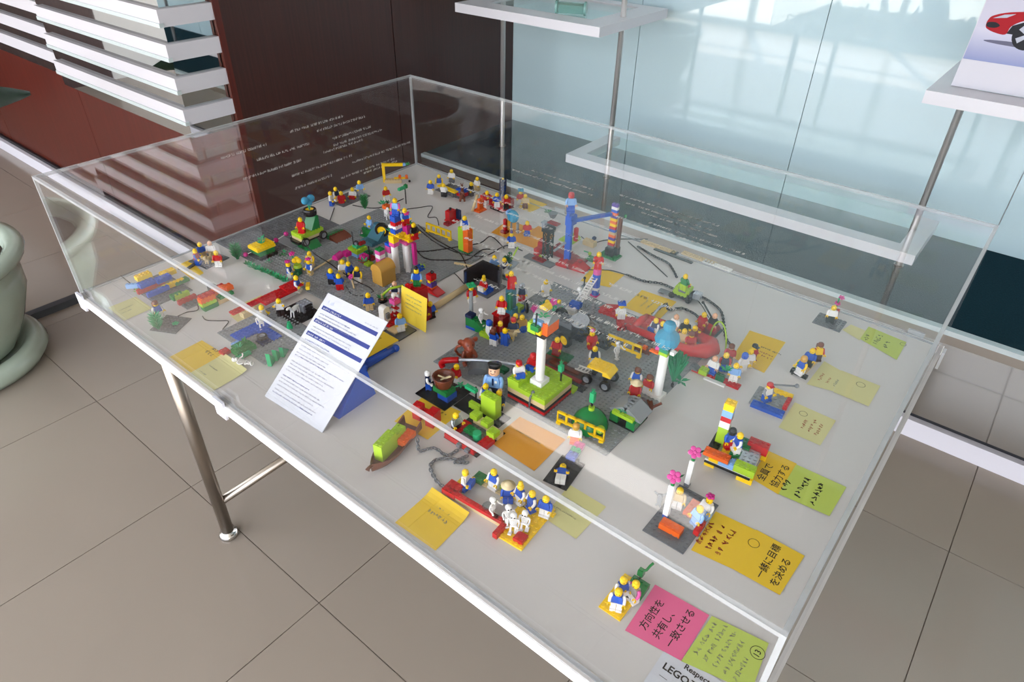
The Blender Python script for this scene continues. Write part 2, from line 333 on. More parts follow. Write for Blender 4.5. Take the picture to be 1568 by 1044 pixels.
# ================================================================ TABLE AND ACRYLIC CASE
LX, LY, CH = 1.476, 1.0, .263
mat('table_white', 'cfc9c6', .38, noise=(2, .02, (1, 1, 1))); mat('table_edge', 'f4f3f4', .4)
tb = empty('display_table', (LX/2, LY/2, 0), 0, 'white topped display table on tubular steel legs', 'table')
ob('table_top', cached(('ttop',), lambda bm: bx(bm, -LX/2-.004, LX/2+.004, -LY/2-.004, LY/2+.004, TZ-.02, TZ) and 0), 'table_white', tb)
for nm, a in (('tef', (-LX/2-.005, LX/2+.005, -LY/2-.006, -LY/2-.004)), ('teb', (-LX/2-.005, LX/2+.005, LY/2+.004, LY/2+.006))):
    ob('edge_band', cached((nm,), lambda bm: bx(bm, *a, TZ-.021, TZ-.0005) and 0), 'table_edge', tb)
for sx in (-1, 1):
    for sy in (-1, 1):
        p = (sx*(LX/2-.14), sy*(LY/2-.075), 0)
        lg = ob('leg', cached(('tleg',), lambda bm: cyl(bm, 0, 0, .02, TZ-.02, .016, n=24) or 1), 'brushed', tb, p)
        ob('foot', cached(('tfoot',), lambda bm: lathe(bm, [(0, 0), (.024, 0), (.027, .006), (.022, .014), (.014, .02), (.014, .03), (0, .03)], 20) or 1), 'steel', lg)
    ob('cross_bar', cached(('tcross',), lambda bm: tube(bm, [(0, -(LY/2-.075), .13), (0, LY/2-.075, .13)], .012, 16) or 1), 'brushed', tb, (sx*(LX/2-.14), 0, 0))
    ob('frame_rail', cached(('trail',), lambda bm: tube(bm, [(0, -(LY/2-.075), TZ-.035), (0, LY/2-.075, TZ-.035)], .012, 12) or 1), 'brushed', tb, (sx*(LX/2-.14), 0, 0))

def edge_mat():
    m = bpy.data.materials.new('acrylic_edge'); m.use_nodes = True; nt = m.node_tree; b = nt.nodes['Principled BSDF']; out = nt.nodes['Material Output']
    b.inputs['Base Color'].default_value = lin('cfd2d6'); b.inputs['Roughness'].default_value = .3
    tr = nt.nodes.new('ShaderNodeBsdfTransparent'); mx = nt.nodes.new('ShaderNodeMixShader'); mx.inputs[0].default_value = .38
    nt.links.new(tr.outputs[0], mx.inputs[1]); nt.links.new(b.outputs[0], mx.inputs[2]); nt.links.new(mx.outputs[0], out.inputs[0]); MAT['acrylic_edge'] = m
edge_mat()
case = empty('display_case', (LX/2, LY/2, TZ), 0, 'clear acrylic display case covering the toy city', 'display case')
t = .005; hx, hy = LX/2, LY/2
for nm, a in (('front', (-hx+t, hx-t, -hy, -hy+t, 0, CH-t)), ('back', (-hx+t, hx-t, hy-t, hy, 0, CH-t)), ('left', (-hx, -hx+t, -hy+t, hy-t, 0, CH-t)), ('right', (hx-t, hx, -hy+t, hy-t, 0, CH-t)), ('top', (-hx+t, hx-t, -hy+t, hy-t, CH-t, CH))):
    ob('top_panel' if nm == 'top' else 'side_panel', cached(('acr', nm), lambda bm: bx(bm, *a) and 0), 'acrylic', case)
e = .0055
for sx in (-1, 1):
    for sy in (-1, 1):
        ob('polished_edge', cached(('ev',), lambda bm: bx(bm, -e/2, e/2, -e/2, e/2, 0, CH) and 0), 'acrylic_edge', case, (sx*(hx-e/2), sy*(hy-e/2), 0))
    ob('polished_edge', cached(('ex',), lambda bm: bx(bm, -hx+e, hx-e, -e/2, e/2, 0, e) and 0), 'acrylic_edge', case, (0, sx*(hy-e/2), CH-e))
    ob('polished_edge', cached(('ey',), lambda bm: bx(bm, -e/2, e/2, -hy+e, hy-e, 0, e) and 0), 'acrylic_edge', case, (sx*(hx-e/2), 0, CH-e))
    ob('polished_edge', cached(('ey2',), lambda bm: bx(bm, -e/2, e/2, -hy+e, hy-e, 0, .002) and 0), 'acrylic_edge', case, (sx*(hx-e/2), 0, 0))
    ob('polished_edge', cached(('ex2',), lambda bm: bx(bm, -hx+e, hx-e, -e/2, e/2, 0, .002) and 0), 'acrylic_edge', case, (0, sx*(hy-e/2), 0))
mat('tab_clear', 'dfe0ea', .15, spec=.6)
for (x, y, lx, ly) in ((-hx+.02, -hy-.0085, .026, .005), (-.19, -hy-.0085, .03, .005), (hx-.03, -hy-.0085, .03, .005), (hx+.0085, hy-.03, .005, .02), (hx-.05, hy+.0085, .03, .005), (-.2, hy+.0085, .03, .005)):
    ob('tab', cached(('tab', lx, ly), lambda bm: bx(bm, -lx/2, lx/2, -ly/2, ly/2, -.028, .010) and 0), 'acrylic_edge' if y > 0 else 'tab_clear', case, (x, y, 0))
# rows of small white vinyl lettering on the case, too fine to read
def glyphs(bm, length, h, seed):
    r = random.Random(seed); x = 0
    while x < length:
        for _ in range(r.randint(3, 9)):
            if x > length: break
            w_ = h*r.uniform(.35, .6); s = h*.16
            for k in range(r.randint(2, 3)):
                if r.random() < .55: a = x+r.choice((0, w_-s)); q = [(a, 0), (a+s, 0), (a+s, h*r.choice((.7, .7, 1))), (a, h*.7)]
                else: b0 = h*r.choice((0, .3, .56)); q = [(x, b0), (x+w_, b0), (x+w_, b0+s), (x, b0+s)]
                bm.faces.new([bm.verts.new((u, v, 0)) for u, v in q])
            x += w_+h*.14
        x += h*.45
    return 0
k = 0
for (x0, ln, y) in ((.70, .15, .655), (.67, .19, .632), (.90, .20, .668), (.93, .17, .645), (.97, .15, .628), (1.0, .18, .60), (.94, .17, .585), (.62, .26, .50), (.70, .25, .47), (.74, .30, .425), (.74, .28, .385), (.80, .30, .35), (.86, .28, .325), (1.06, .12, .38), (.96, .26, .29), (.9, .26, .262)):
    k += 1; ob('lettering', cached(('let', k), lambda bm: glyphs(bm, ln, .0085, k)), 'vinyl', case, (x0-LX/2, y-LY/2, CH+.0003))
for (y0, ln, z) in ((.575, .17, .963), (.655, .16, .945), (.38, .12, .95), (.47, .16, .92), (.70, .13, .913), (.70, .17, .895), (.42, .17, .885), (.665, .13, .885), (.555, .20, .852), (.755, .22, .832), (.56, .12, .817), (.71, .20, .80), (.79, .13, .79)):
    k += 1; ob('lettering', cached(('let', k), lambda bm: glyphs(bm, ln, .0075, k)), 'vinyl', case, (-hx+t+.0003, y0-LY/2, z-TZ), (PI/2, 0, PI/2))

# ================================================================ TOY BRICK SYSTEM (stud pitch 8 mm, plate 3.2 mm)
U, P = .008, .0032
def studs(bm, nx, ny, z, n=8):
    for i in range(nx):
        for j in range(ny): cyl(bm, (i-(nx-1)/2)*U, (j-(ny-1)/2)*U, z, z+.0017, .0024, n=n, cap0=False)
def brick_me(nx, ny, h, st=True):
    def f(bm):
        g = .0001; v = bx(bm, -nx*U/2+g, nx*U/2-g, -ny*U/2+g, ny*U/2-g, 0.00005, h*P)
        if st: studs(bm, nx, ny, h*P)
        return 0
    return cached(('brick', nx, ny, h, st), f)
def slope_me(nx, ny, h, flat_):      # slope falls towards +x
    def f(bm):
        X = nx*U/2; H = h*P
        prism(bm, [(-X, 0), (X, 0), (X, P*.5), (-X+flat_*U, H), (-X, H)], -ny*U/2+.0001, ny*U/2-.0001); 
        if flat_:
            for j in range(ny): cyl(bm, -X+U*.5, (j-(ny-1)/2)*U, H, H+.0017, .0024, n=8, cap0=False)
        return 0
    return cached(('slope', nx, ny, h, flat_), f)
def arch_me(nx, ny, h):               # half round top along y
    def f(bm):
        X = nx*U/2; H = h*P
        prism(bm, [(X*math.cos(PI*i/12), H*math.sin(PI*i/12)) for i in range(13)], -ny*U/2, ny*U/2); return 0
    return cached(('archtop', nx, ny, h), f)
def cyl_me(r, h, r1=None, n=16): return cached(('col', r, h, r1, n), lambda bm: cyl(bm, 0, 0, 0, h, r, r1, n=n) or 0)
def ball_me(r): return cached(('ball', r), lambda bm: ell(bm, (0, 0, 0), (r, r, r), 16, 10) or 1)
def wheel_me(r, w_): return cached(('tire', r, w_), lambda bm: lathe(bm, [(r*.62, -w_/2), (r*.92, -w_/2), (r, -w_*.3), (r, w_*.3), (r*.92, w_/2), (r*.62, w_/2), (r*.62, -w_/2)], 22) or 0)
def hub_me(r, w_):
    def f(bm):
        lathe(bm, [(0, w_*.38), (r*.2, w_*.38), (r*.25, w_*.2), (r*.5, w_*.2), (r*.63, w_*.42), (r*.63, -w_*.42), (0, -w_*.3)], 18); return 0
    return cached(('hub', r, w_), f)
def flower_me(r=.006):
    def f(bm):
        for k in range(5):
            a = 2*PI*k/5; ell(bm, (r*.62*math.cos(a), r*.62*math.sin(a), 0), (r*.42, r*.42, .0013), 8, 4)
        ell(bm, (0, 0, .0008), (r*.3, r*.3, .0016), 8, 4); return 0
    return cached(('flower', r), f)
def leafset_me(n=6, L=.012, seed=1, el=.5):
    def f(bm):
        r = random.Random(seed)
        for k in range(n):
            a = 2*PI*k/n+r.uniform(-.2, .2); e_ = el+r.uniform(-.2, .2); l = L*r.uniform(.8, 1.1)
            d = Vector((math.cos(a)*math.cos(e_), math.sin(a)*math.cos(e_), math.sin(e_))); s_ = Vector((-math.sin(a), math.cos(a), 0))*l*.18
            v = [bm.verts.new(p) for p in (Vector((0, 0, 0)), d*l*.5+s_+Vector((0, 0, .0008)), d*l, d*l*.5-s_+Vector((0, 0, .0008)), d*l*.5-Vector((0, 0, .0014)))]
            for t_ in ((0, 1, 4), (1, 2, 4), (2, 3, 4), (3, 0, 4), (0, 3, 2, 1)): bm.faces.new([v[i] for i in t_])
        return 0
    return cached(('leaves', n, L, seed, el), f)
def bush_me(h=.03, r=.009, seed=1):   # upright spiky bush
    def f(bm):
        q = random.Random(seed)
        for lvl in range(7):
            z = h*.1+h*.72*lvl/6; rr = r*math.sin(PI*(.25+.6*lvl/7))+.002
            for k in range(9):
                a = 2*PI*(k+.5*(lvl % 2))/9; tip = Vector((rr*1.55*math.cos(a), rr*1.55*math.sin(a), z+h*.26)); b = Vector((rr*.35*math.cos(a), rr*.35*math.sin(a), z-h*.05))
                s_ = Vector((-math.sin(a), math.cos(a), 0))*.0018
                v = [bm.verts.new(x) for x in (b-s_, b+s_, tip, b+Vector((0, 0, h*.12)))]
                for t_ in ((0, 1, 2), (1, 3, 2), (3, 0, 2), (0, 3, 1)): bm.faces.new([v[i] for i in t_])
        cyl(bm, 0, 0, 0, h*.85, r*.4, r*.3, n=8); return 0
    return cached(('bush', h, r, seed), f)
def fence_me(n, hh=.027):            # toy railing along x, n studs long
    def f(bm):
        L = n*U/2; t_ = .0018
        bx(bm, -L, L, -t_, t_, hh-.0042, hh); bx(bm, -L, L, -t_, t_, .005, .009)
        k = n//2*1
        for i in range(k+1):
            x = -L+2*L*i/k; bx(bm, max(x-t_, -L), min(x+t_, L), -t_, t_, .004, hh)
        for s_ in (-1, 1): bx(bm, s_*(L-.004)-.004, s_*(L-.004)+.004, -.004, .004, 0, .0048)
        return 0
    return cached(('fence', n, hh), f)
def ladder_me(n, wd=.013):
    def f(bm):
        L = n*.007
        for s_ in (-1, 1): bx(bm, 0, L, s_*wd/2-.0012, s_*wd/2+.0012, 0, .0022)
        for i in range(n): bx(bm, .0035+i*.007, .0056+i*.007, -wd/2, wd/2, .0003, .0019)
        return 0
    return cached(('ladder', n, wd), f)
def beam_me(n):                       # beam with round holes shown as dark recess rims, along z
    def f(bm):
        bx(bm, -.0038, .0038, -.0038, .0038, 0, n*U)
        for i in range(n):
            for s_ in (-1, 1): lathe_y(bm, (0, s_*.0038, (i+.5)*U), s_)
        return 0
    return cached(('beam', n), f)
def lathe_y(bm, c, s_):
    n = 8; a = [bm.verts.new((c[0]+.0028*math.cos(2*PI*i/n), c[1]+s_*.0004, c[2]+.0028*math.sin(2*PI*i/n))) for i in range(n)]
    b = [bm.verts.new((c[0]+.0018*math.cos(2*PI*i/n), c[1]+s_*.0004, c[2]+.0018*math.sin(2*PI*i/n))) for i in range(n)]
    for i in range(n): bm.faces.new((a[i], a[(i+1) % n], b[(i+1) % n], b[i]))
def lattice_me(h, wd=.016):
    def f(bm):
        n = max(2, int(h/.018)); t_ = .0014; q = wd/2
        for a in (-q, q):
            for b in (-q, q): bx(bm, a-t_, a+t_, b-t_, b+t_, 0, h)
        for i in range(n):
            z0, z1 = h*i/n, h*(i+1)/n
            for (a, b) in (((-q, -q), (q, -q)), ((q, -q), (q, q)), ((q, q), (-q, q)), ((-q, q), (-q, -q))):
                tube(bm, [(*a, z0), (*b, z1)], .0009, 4); tube(bm, [(*b, z0), (*a, z1)], .0009, 4)
            for (a, b) in (((-q, -q), (q, -q)), ((q, -q), (q, q)), ((q, q), (-q, q)), ((-q, q), (-q, -q))): tube(bm, [(*a, z1), (*b, z1)], .0011, 4)
        return 0
    return cached(('lattice', h, wd), f)
def chain_me(pts):
    def f(bm):
        P_ = [Vector(p) for p in pts]; acc = 0; step = .0062; k = 0; d = 0
        segs = [(a, b) for a, b in zip(P_, P_[1:])]; tot = sum((b-a).length for a, b in segs); s_ = 0
        while s_ < tot:
            q = s_; 
            for a, b in segs:
                l = (b-a).length
                if q <= l or (a, b) == segs[-1]: c = a+(b-a)*min(1, q/l); dr = (b-a).normalized(); break
                q -= l
            o1 = Vector((0, 0, 1)) if k % 2 else dr.cross(Vector((0, 0, 1))).normalized()
            if o1.length < .5: o1 = Vector((1, 0, 0))
            tube(bm, [c+dr*.0048*math.cos(2*PI*i/8)+o1*.0026*math.sin(2*PI*i/8) for i in range(8)], .0011, 4, True)
            s_ += step; k += 1
        return 0
    return cached(('chain', len(MESH)), f)

STOCK = dict(
 b=lambda p, a: (('plate' if a[5] == 1 else 'brick'), brick_me(a[3], a[4], a[5]), a[6], (a[0]*U, a[1]*U, a[2]*P), (0, 0, a[7] if len(a) > 7 else 0)),
 t=lambda p, a: ('tile', brick_me(a[3], a[4], a[5], False), a[6], (a[0]*U, a[1]*U, a[2]*P), (0, 0, a[7] if len(a) > 7 else 0)),
 s=lambda p, a: ('slope_brick', slope_me(a[3], a[4], a[5], a[8] if len(a) > 8 else 1), a[6], (a[0]*U, a[1]*U, a[2]*P), (0, 0, a[7] if len(a) > 7 else 0)),
 a=lambda p, a: ('arch_top', arch_me(a[3], a[4], a[5]), a[6], (a[0]*U, a[1]*U, a[2]*P), (0, 0, a[7] if len(a) > 7 else 0)),
 c=lambda p, a: ('column', cyl_me(a[3]*U, a[4]*P, a[6]*U if len(a) > 6 else None), a[5], (a[0]*U, a[1]*U, a[2]*P), (0, 0, 0)),
 o=lambda p, a: ('ball', ball_me(a[3]*U), a[4], (a[0]*U, a[1]*U, a[2]*P), (0, 0, 0)),
 f=lambda p, a: ('flower', flower_me(a[4]*U if len(a) > 4 else .006), a[3], (a[0]*U, a[1]*U, a[2]*P), (a[5] if len(a) > 5 else .3, a[6] if len(a) > 6 else .2, 0)),
 l=lambda p, a: ('leaf_cluster', leafset_me(a[4] if len(a) > 4 else 6, (a[5] if len(a) > 5 else 1.5)*U, int(abs(a[0]*7+a[1]*3)) % 5, a[6] if len(a) > 6 else .5), a[3], (a[0]*U, a[1]*U, a[2]*P), (0, 0, a[0]+a[1])),
 u=lambda p, a: ('bush', bush_me(a[4]*U, a[5]*U, 1), a[3], (a[0]*U, a[1]*U, a[2]*P), (0, 0, 0)),
 n=lambda p, a: ('railing', fence_me(a[3]), a[4], (a[0]*U, a[1]*U, a[2]*P), (0, 0, a[5] if len(a) > 5 else 0)),
 d=lambda p, a: ('ladder', ladder_me(a[3]), a[4], (a[0]*U, a[1]*U, a[2]*P), a[5]),
 m=lambda p, a: ('beam', beam_me(a[3]), a[4], (a[0]*U, a[1]*U, a[2]*P), a[5]),
 k=lambda p, a: ('lattice', lattice_me(a[3]*P, (a[5] if len(a) > 5 else 2)*U), a[4], (a[0]*U, a[1]*U, a[2]*P), (0, 0, 0)),
)
def add(root, pieces):
    for pc in pieces:
        k, a = pc[0], pc[1:]
        if k == 'w':     # wheel: x, y, zc, radius(studs), width, hubcolour, axis angle (about z), lie flat
            r, wd = a[3]*U, a[4]*U; rot = (0, 0, 0) if len(a) > 7 and a[7] else (PI/2, 0, a[6] if len(a) > 6 else 0)
            o = ob('wheel', wheel_me(r, wd), 'black', root, (a[0]*U, a[1]*U, a[2]*P), rot); ob('hub', hub_me(r, wd), a[5], o)
        elif k == 'r':   # rod / tube through points (studs, studs, plates)
            pts = [(p[0]*U, p[1]*U, p[2]*P) for p in a[0]]
            ob(a[3] if len(a) > 3 else 'rod', cached(('rod', len(MESH)), lambda bm: tube(bm, pts, a[1]*U, 8) or 1), a[2], root)
        else:
            nm, me, cm, loc, rot = STOCK[k](None, a); ob(nm, me, cm, root, loc, rot)
def bld(name, label, cat, px, pieces, rot=0, z=0, group=None):
    """a toy build standing with its base centre at pixel px of the surface z metres above the table top"""
    p = un(px[0], px[1], TZ+z); r = empty(name, (p.x, p.y, TZ+z), math.radians(rot), label, cat, group); add(r, pieces); return r
def bldw(name, label, cat, v, pieces, rot=0, group=None):
    r = empty(name, v, math.radians(rot), label, cat, group); add(r, pieces); return r
def baseplate(label, x0, y0, nx, ny, colour, z=0, rot=0):
    r = empty('studded_baseplate', (x0, y0, TZ+z), math.radians(rot), label, 'baseplate')
    X, Y = nx*U/2, ny*U/2
    ob('plate', cached(('bp', nx, ny), lambda bm: bx(bm, -X, X, -Y, Y, 0.0001, .0018) and 0), colour, r)
    o = ob('studs', cached(('bps', nx, ny), lambda bm: studs(bm, nx, ny, .0018, 6) or 0), colour, r); o['kind'] = 'stuff'
    return r

# ---------------------------------------------------------------- figures
def m_leg(bm): bx(bm, -.0037, .0037, -.0042, .0038, -.0125, .0018); bx(bm, -.0037, .0037, -.0068, -.0042, -.0125, -.0088); return 0
def m_hip(bm): bx(bm, -.0077, .0077, -.0036, .0036, .0122, .0148); tube(bm, [(-.0077, 0, .0125), (.0077, 0, .0125)], .0026, 8); return 0
def m_torso(bm):
    v = bx(bm, -.0078, .0078, -.004, .004, .0148, .0282)
    for q in v[4:]: q.co.x *= .74; q.co.y *= .9
    cyl(bm, 0, 0, .0282, .0292, .0028, n=10); return 0
def m_arm(bm): tube(bm, [(0, 0, .0006), (.0014, 0, -.0005), (.0026, -.0003, -.004), (.003, -.0018, -.0072), (.003, -.0052, -.0098)], [.0019, .0025, .0024, .0022, .0019], 8); return 1
def m_hand(bm):
    for i in range(7):
        a0, a1 = (-130+260*i/7)*PI/180, (-130+260*(i+1)/7)*PI/180
        for_ = lambda a, r, z: (r*math.sin(a), -r*math.cos(a)*-1, z)
        v = [bm.verts.new((r*math.sin(a), r*math.cos(a), z)) for z in (-.0018, .0018) for a, r in ((a0, .0026), (a1, .0026), (a1, .0015), (a0, .0015))]
        for f in ((0, 1, 2, 3), (7, 6, 5, 4), (0, 4, 5, 1), (2, 6, 7, 3), (1, 5, 6, 2), (3, 7, 4, 0)): bm.faces.new([v[k] for k in f])
    tube(bm, [(0, .0022, 0), (0, .0042, .0006)], .0012, 6); return 0
def m_head(bm): lathe(bm, [(0, 0), (.0036, 0), (.0046, .0009), (.0051, .0022), (.0051, .0066), (.0046, .0079), (.0036, .0087), (.0025, .0088), (.0025, .0104), (0, .0104)], 14); return 1
def m_face(bm):
    def patch(cx, cz, rx, rz, n=8):
        vs = []
        for i in range(n):
            x = cx+rx*math.cos(2*PI*i/n); z = cz+rz*math.sin(2*PI*i/n); vs.append(bm.verts.new((x, -math.sqrt(max(0, .0053**2-x*x)), z)))
        bm.faces.new(vs)
    patch(-.0018, .0052, .0006, .0007); patch(.0018, .0052, .0006, .0007)
    pts = [(-.0021+.0042*i/6, .0031-.0009*math.sin(PI*i/6)) for i in range(7)]
    for a, b in zip(pts, pts[1:]):
        bm.faces.new([bm.verts.new((x, -math.sqrt(.0053**2-x*x), z)) for x, z in (a, b, (b[0], b[1]+.0006), (a[0], a[1]+.0006))])
    return 0
HATS = {}
def hat(k):
    def f(bm):
        if k == 'police_':
            pass
        elif k == 'cap':
            lathe(bm, [(.0056, .0058), (.0057, .008), (.005, .0103), (.003, .0115), (0, .0118)], 14); prism(bm, [(-.0048, -.0042), (.0048, -.0042), (.0036, -.0085), (-.0036, -.0085)], .0056, .0066, 'z')
        elif k == 'helmet': lathe(bm, [(.0058, .0012), (.0062, .004), (.006, .0085), (.0045, .0112), (0, .0122)], 14); prism(bm, [(-.005, -.0045), (.005, -.0045), (.003, -.007), (-.003, -.007)], .0064, .0074, 'z')
        elif k == 'straw': lathe(bm, [(0, .0068), (.0105, .0062), (.011, .0068), (.0062, .0082), (.005, .0108), (.0028, .0128), (0, .013)], 18)
        elif k == 'hair': lathe(bm, [(.0055, .004), (.0058, .007), (.0052, .0102), (.003, .0118), (0, .0122)], 12); bx(bm, -.0054, .0054, .0012, .0058, -.001, .007)
        elif k == 'flower':
            for i in range(5): a = 2*PI*i/5; ell(bm, (.0038*math.cos(a), .0038*math.sin(a), .0125), (.0032, .0032, .0022), 8, 5)
            ell(bm, (0, 0, .0135), (.0025, .0025, .002), 8, 5); cyl(bm, 0, 0, .009, .0125, .0028, n=8)
        elif k == 'police': lathe(bm, [(.0053, .0078), (.0055, .0092), (.0066, .0106), (.006, .0122), (0, .0128)], 16); prism(bm, [(-.0042, -.0042), (.0042, -.0042), (.003, -.0066), (-.003, -.0066)], .0078, .0086, 'z')
        elif k == 'stud': cyl(bm, 0, 0, .0088, .0135, .0036, n=10); cyl(bm, 0, 0, .0135, .015, .0024, n=8)
        elif k == 'brick': bx(bm, -.008, .008, -.008, .008, .0095, .0127); [cyl(bm, sx*.004, sy*.004, .0127, .0144, .0024, n=8) for sx in (-1, 1) for sy in (-1, 1)]
        return 0 if k == 'brick' else 1
    return cached(('hat', k), f)
NF = [0]
def parts(root, torso, legs, arms, head, hatk, hatc, pose, face=True, raise_=(0, 0)):
    sit = pose == 'sit'
    ob('hips', cached(('hip',), m_hip), legs, root)
    for s_ in (-1, 1):
        ob('leg', cached(('leg',), m_leg), legs, root, (s_*.004, 0, .0125), (-PI/2 if sit else (s_*.35 if pose == 'walk' else 0), 0, 0))
    ob('torso', cached(('torso',), m_torso), torso, root)
    for i, s_ in enumerate((-1, 1)):
        a = ob('arm', cached(('arm',), m_arm), arms, root, (s_*.0062, 0, .0262), (-raise_[i], 0, 0), (s_, 1, 1))
        ob('hand', cached(('hand',), m_hand), head, a, (.003, -.0082, -.0112), (.5, 0, 0))
    h = ob('head', cached(('head',), m_head), head, root, (0, 0, .0287))
    if face: ob('face', cached(('face',), m_face), 'black', h)
    if hatk: ob({'hair': 'hair', 'flower': 'flower_hat', 'helmet': 'helmet', 'straw': 'straw_hat', 'brick': 'head_brick'}.get(hatk, 'cap'), hat(hatk), hatc, h)
def fig(px, py, label, torso, legs, face=0, z=0, arms=None, head='yellow', hat=(None, None), pose='stand', s=1.0, group=None, up_=(0, 0), cat='toy figure', name='toy_figure'):
    p = un(px, py, TZ+z); a = camang(p)+math.radians(face)
    dz = -.0085*s if pose == 'sit' else 0
    r = empty(name, (p.x, p.y, TZ+z+dz), a+PI/2, label, cat, group); r.scale = (s, s, s)
    if pose == 'lie': r.rotation_euler = (-PI/2, 0, a+PI/2); r.location.z = TZ+z+.0045
    parts(r, torso, legs, arms or torso, head, hat[0], hat[1], pose, up_ != None, up_)
    return r
def m_ribs(bm):
    tube(bm, [(0, .001, .0135), (0, .001, .028)], .0013, 6); bx(bm, -.005, .005, -.002, .002, .012, .0148)
    for i in range(4):
        z = .0175+.0027*i; w_ = .0042+.0007*i
        tube(bm, [(w_*math.cos(PI*k/5), -.0026*math.sin(PI*k/5)*1.1, z) for k in range(6)], .0008, 5); tube(bm, [(-w_, 0, z), (0, .0015, z+.0006), (w_, 0, z)], .0008, 5)
    bx(bm, -.0066, .0066, -.0012, .0012, .0262, .0282); return 0
def m_bleg(bm): tube(bm, [(0, 0, .001), (0, -.0006, -.006), (0, 0, -.0115)], [.0014, .0017, .0012], 6); bx(bm, -.0026, .0026, -.0058, .0022, -.0125, -.0105); return 0
def m_barm(bm): tube(bm, [(0, 0, 0), (.0016, 0, -.002), (.0018, -.0006, -.006), (.0016, -.004, -.0095), (.0012, -.0065, -.0105)], [.0014, .0012, .0014, .0011, .0014], 6); return 0
def m_skull(bm): ell(bm, (0, .0004, .0062), (.0049, .005, .0046), 12, 8); bx(bm, -.0028, .0028, -.0042, .0015, .0004, .0035); return 1
def m_sock(bm):
    for s_ in (-1, 1):
        bm.faces.new([bm.verts.new((s_*.0019+.0012*math.cos(2*PI*i/8), -.0049, .006+.0013*math.sin(2*PI*i/8))) for i in range(8)])
    bm.faces.new([bm.verts.new(q) for q in ((-.0005, -.0049, .0035), (.0005, -.0049, .0035), (0, -.0049, .0045))]); return 0
def skel(px, py, label, face=0, z=0, pose='stand', lean=0, s=1.0, group='white skeleton figures'):
    p = un(px, py, TZ+z); a = camang(p)+math.radians(face)
    r = empty('skeleton_figure', (p.x, p.y, TZ+z+(-.009 if pose == 'sit' else 0)), a+PI/2, label, 'toy skeleton', group); r.scale = (s, s, s)
    r.rotation_euler = (lean, 0, a+PI/2)
    if pose == 'lie': r.rotation_euler = (-PI/2+.25, 0, a+PI/2); r.location.z = TZ+z+.004
    for s_ in (-1, 1):
        ob('leg', cached(('bleg',), m_bleg), 'white', r, (s_*.0036, 0, .0125), (-PI/2 if pose == 'sit' else s_*.25, 0, s_*.1))
        ob('arm', cached(('barm',), m_barm), 'white', r, (s_*.0066, 0, .0272), (-.7 if s_ > 0 else .2, 0, 0), (s_, 1, 1))
    ob('ribcage', cached(('ribs',), m_ribs), 'white', r)
    h = ob('skull', cached(('skull',), m_skull), 'white', r, (0, 0, .0285)); ob('eye_sockets', cached(('sock',), m_sock), 'black', h)
    return r
def blob(name, label, cat, px, colour, parts_, rot=0, z=0, s=1.0, vox=.0012, eyes=None):
    """moulded toy animal: one continuous mesh grown from ellipsoids and tubes"""
    p = un(px[0], px[1], TZ+z); r = empty(name, (p.x, p.y, TZ+z), math.radians(rot), label, cat); r.scale = (s, s, s)
    def f(bm):
        for q in parts_:
            if q[0] == 'e': ell(bm, q[1], q[2])
            else: tube(bm, q[1], q[2], 8)
        return 1
    o = ob('body', cached((name, len(MESH)), f), colour, r); mo = o.modifiers.new('skin', 'REMESH'); mo.mode = 'VOXEL'; mo.voxel_size = vox; mo.use_smooth_shade = True
    if eyes:
        for e_ in eyes: ob('eye', ball_me(.0009), 'black', r, e_)
    return r
def note(label, colour, px, z=.0004, group=None, curl=0):
    """sticky note given by its corner pixels on the table"""
    pts = [un(x, y, TZ+z) for x, y in px]; c = sum(pts, Vector())/len(pts)
    r = empty('sticky_note', (c.x, c.y, TZ+z), 0, label, 'sticky note', group)
    def f(bm):
        n = len(pts); N = 12
        if n == 4:
            g = [[None]*(N+1) for _ in range(N+1)]
            for i in range(N+1):
                for j in range(N+1):
                    u, v = i/N, j/N; q = (pts[0]*(1-u)+pts[1]*u)*(1-v)+(pts[3]*(1-u)+pts[2]*u)*v-c
                    g[i][j] = (q.x, q.y, q.z+(curl*(max(0, u-.72)/.28)**2 if curl > 0 else -curl*(max(0, .28-v)/.28)**2))
            for off in (0, .0004):
                V = [[bm.verts.new((x, y, zz+off)) for x, y, zz in row] for row in g]
                for i in range(N):
                    for j in range(N): bm.faces.new((V[i][j], V[i+1][j], V[i+1][j+1], V[i][j+1]))
        return 0
    ob('paper', cached(('note', len(MESH)), f), colour, r); r['_c'] = 0; del r['_c']; return r, c
def scribble(bm, L, h, seed, t_=.0007):
    r = random.Random(seed); x = 0
    while x < L:
        wl = r.uniform(.5, .9)*h; pts = [(x+r.uniform(0, wl), r.uniform(0, h)) for _ in range(7)]
        for a, b in zip(pts, pts[1:]):
            d = Vector((b[0]-a[0], b[1]-a[1])); 
            if d.length < 1e-5: continue
            n = Vector((-d.y, d.x)).normalized()*t_/2
            bm.faces.new([bm.verts.new((q[0]+s_*n.x, q[1]+s_*n.y, 0)) for q, s_ in ((a, -1), (b, -1), (b, 1), (a, 1))])
        x += wl*1.15+(h*.5 if r.random() < .12 else 0)
    return 0
def wr(root, rot, lines, ink='ink', dx=0, dy=0, h=.008, pitch=.014, t_=.0008, z=.0007):
    """unreadable handwriting: lengths in metres; rot is the direction in which it runs"""
    for i, L in enumerate(lines):
        o = ob('handwriting', cached(('wr', len(MESH)), lambda bm: scribble(bm, L, h, len(MESH), t_)), ink, root)
        a = math.radians(rot); ox, oy = dx-L/2*0, dy-i*pitch
        o.location = (ox*math.cos(a)-oy*math.sin(a), ox*math.sin(a)+oy*math.cos(a), z); o.rotation_euler = (0, 0, a)
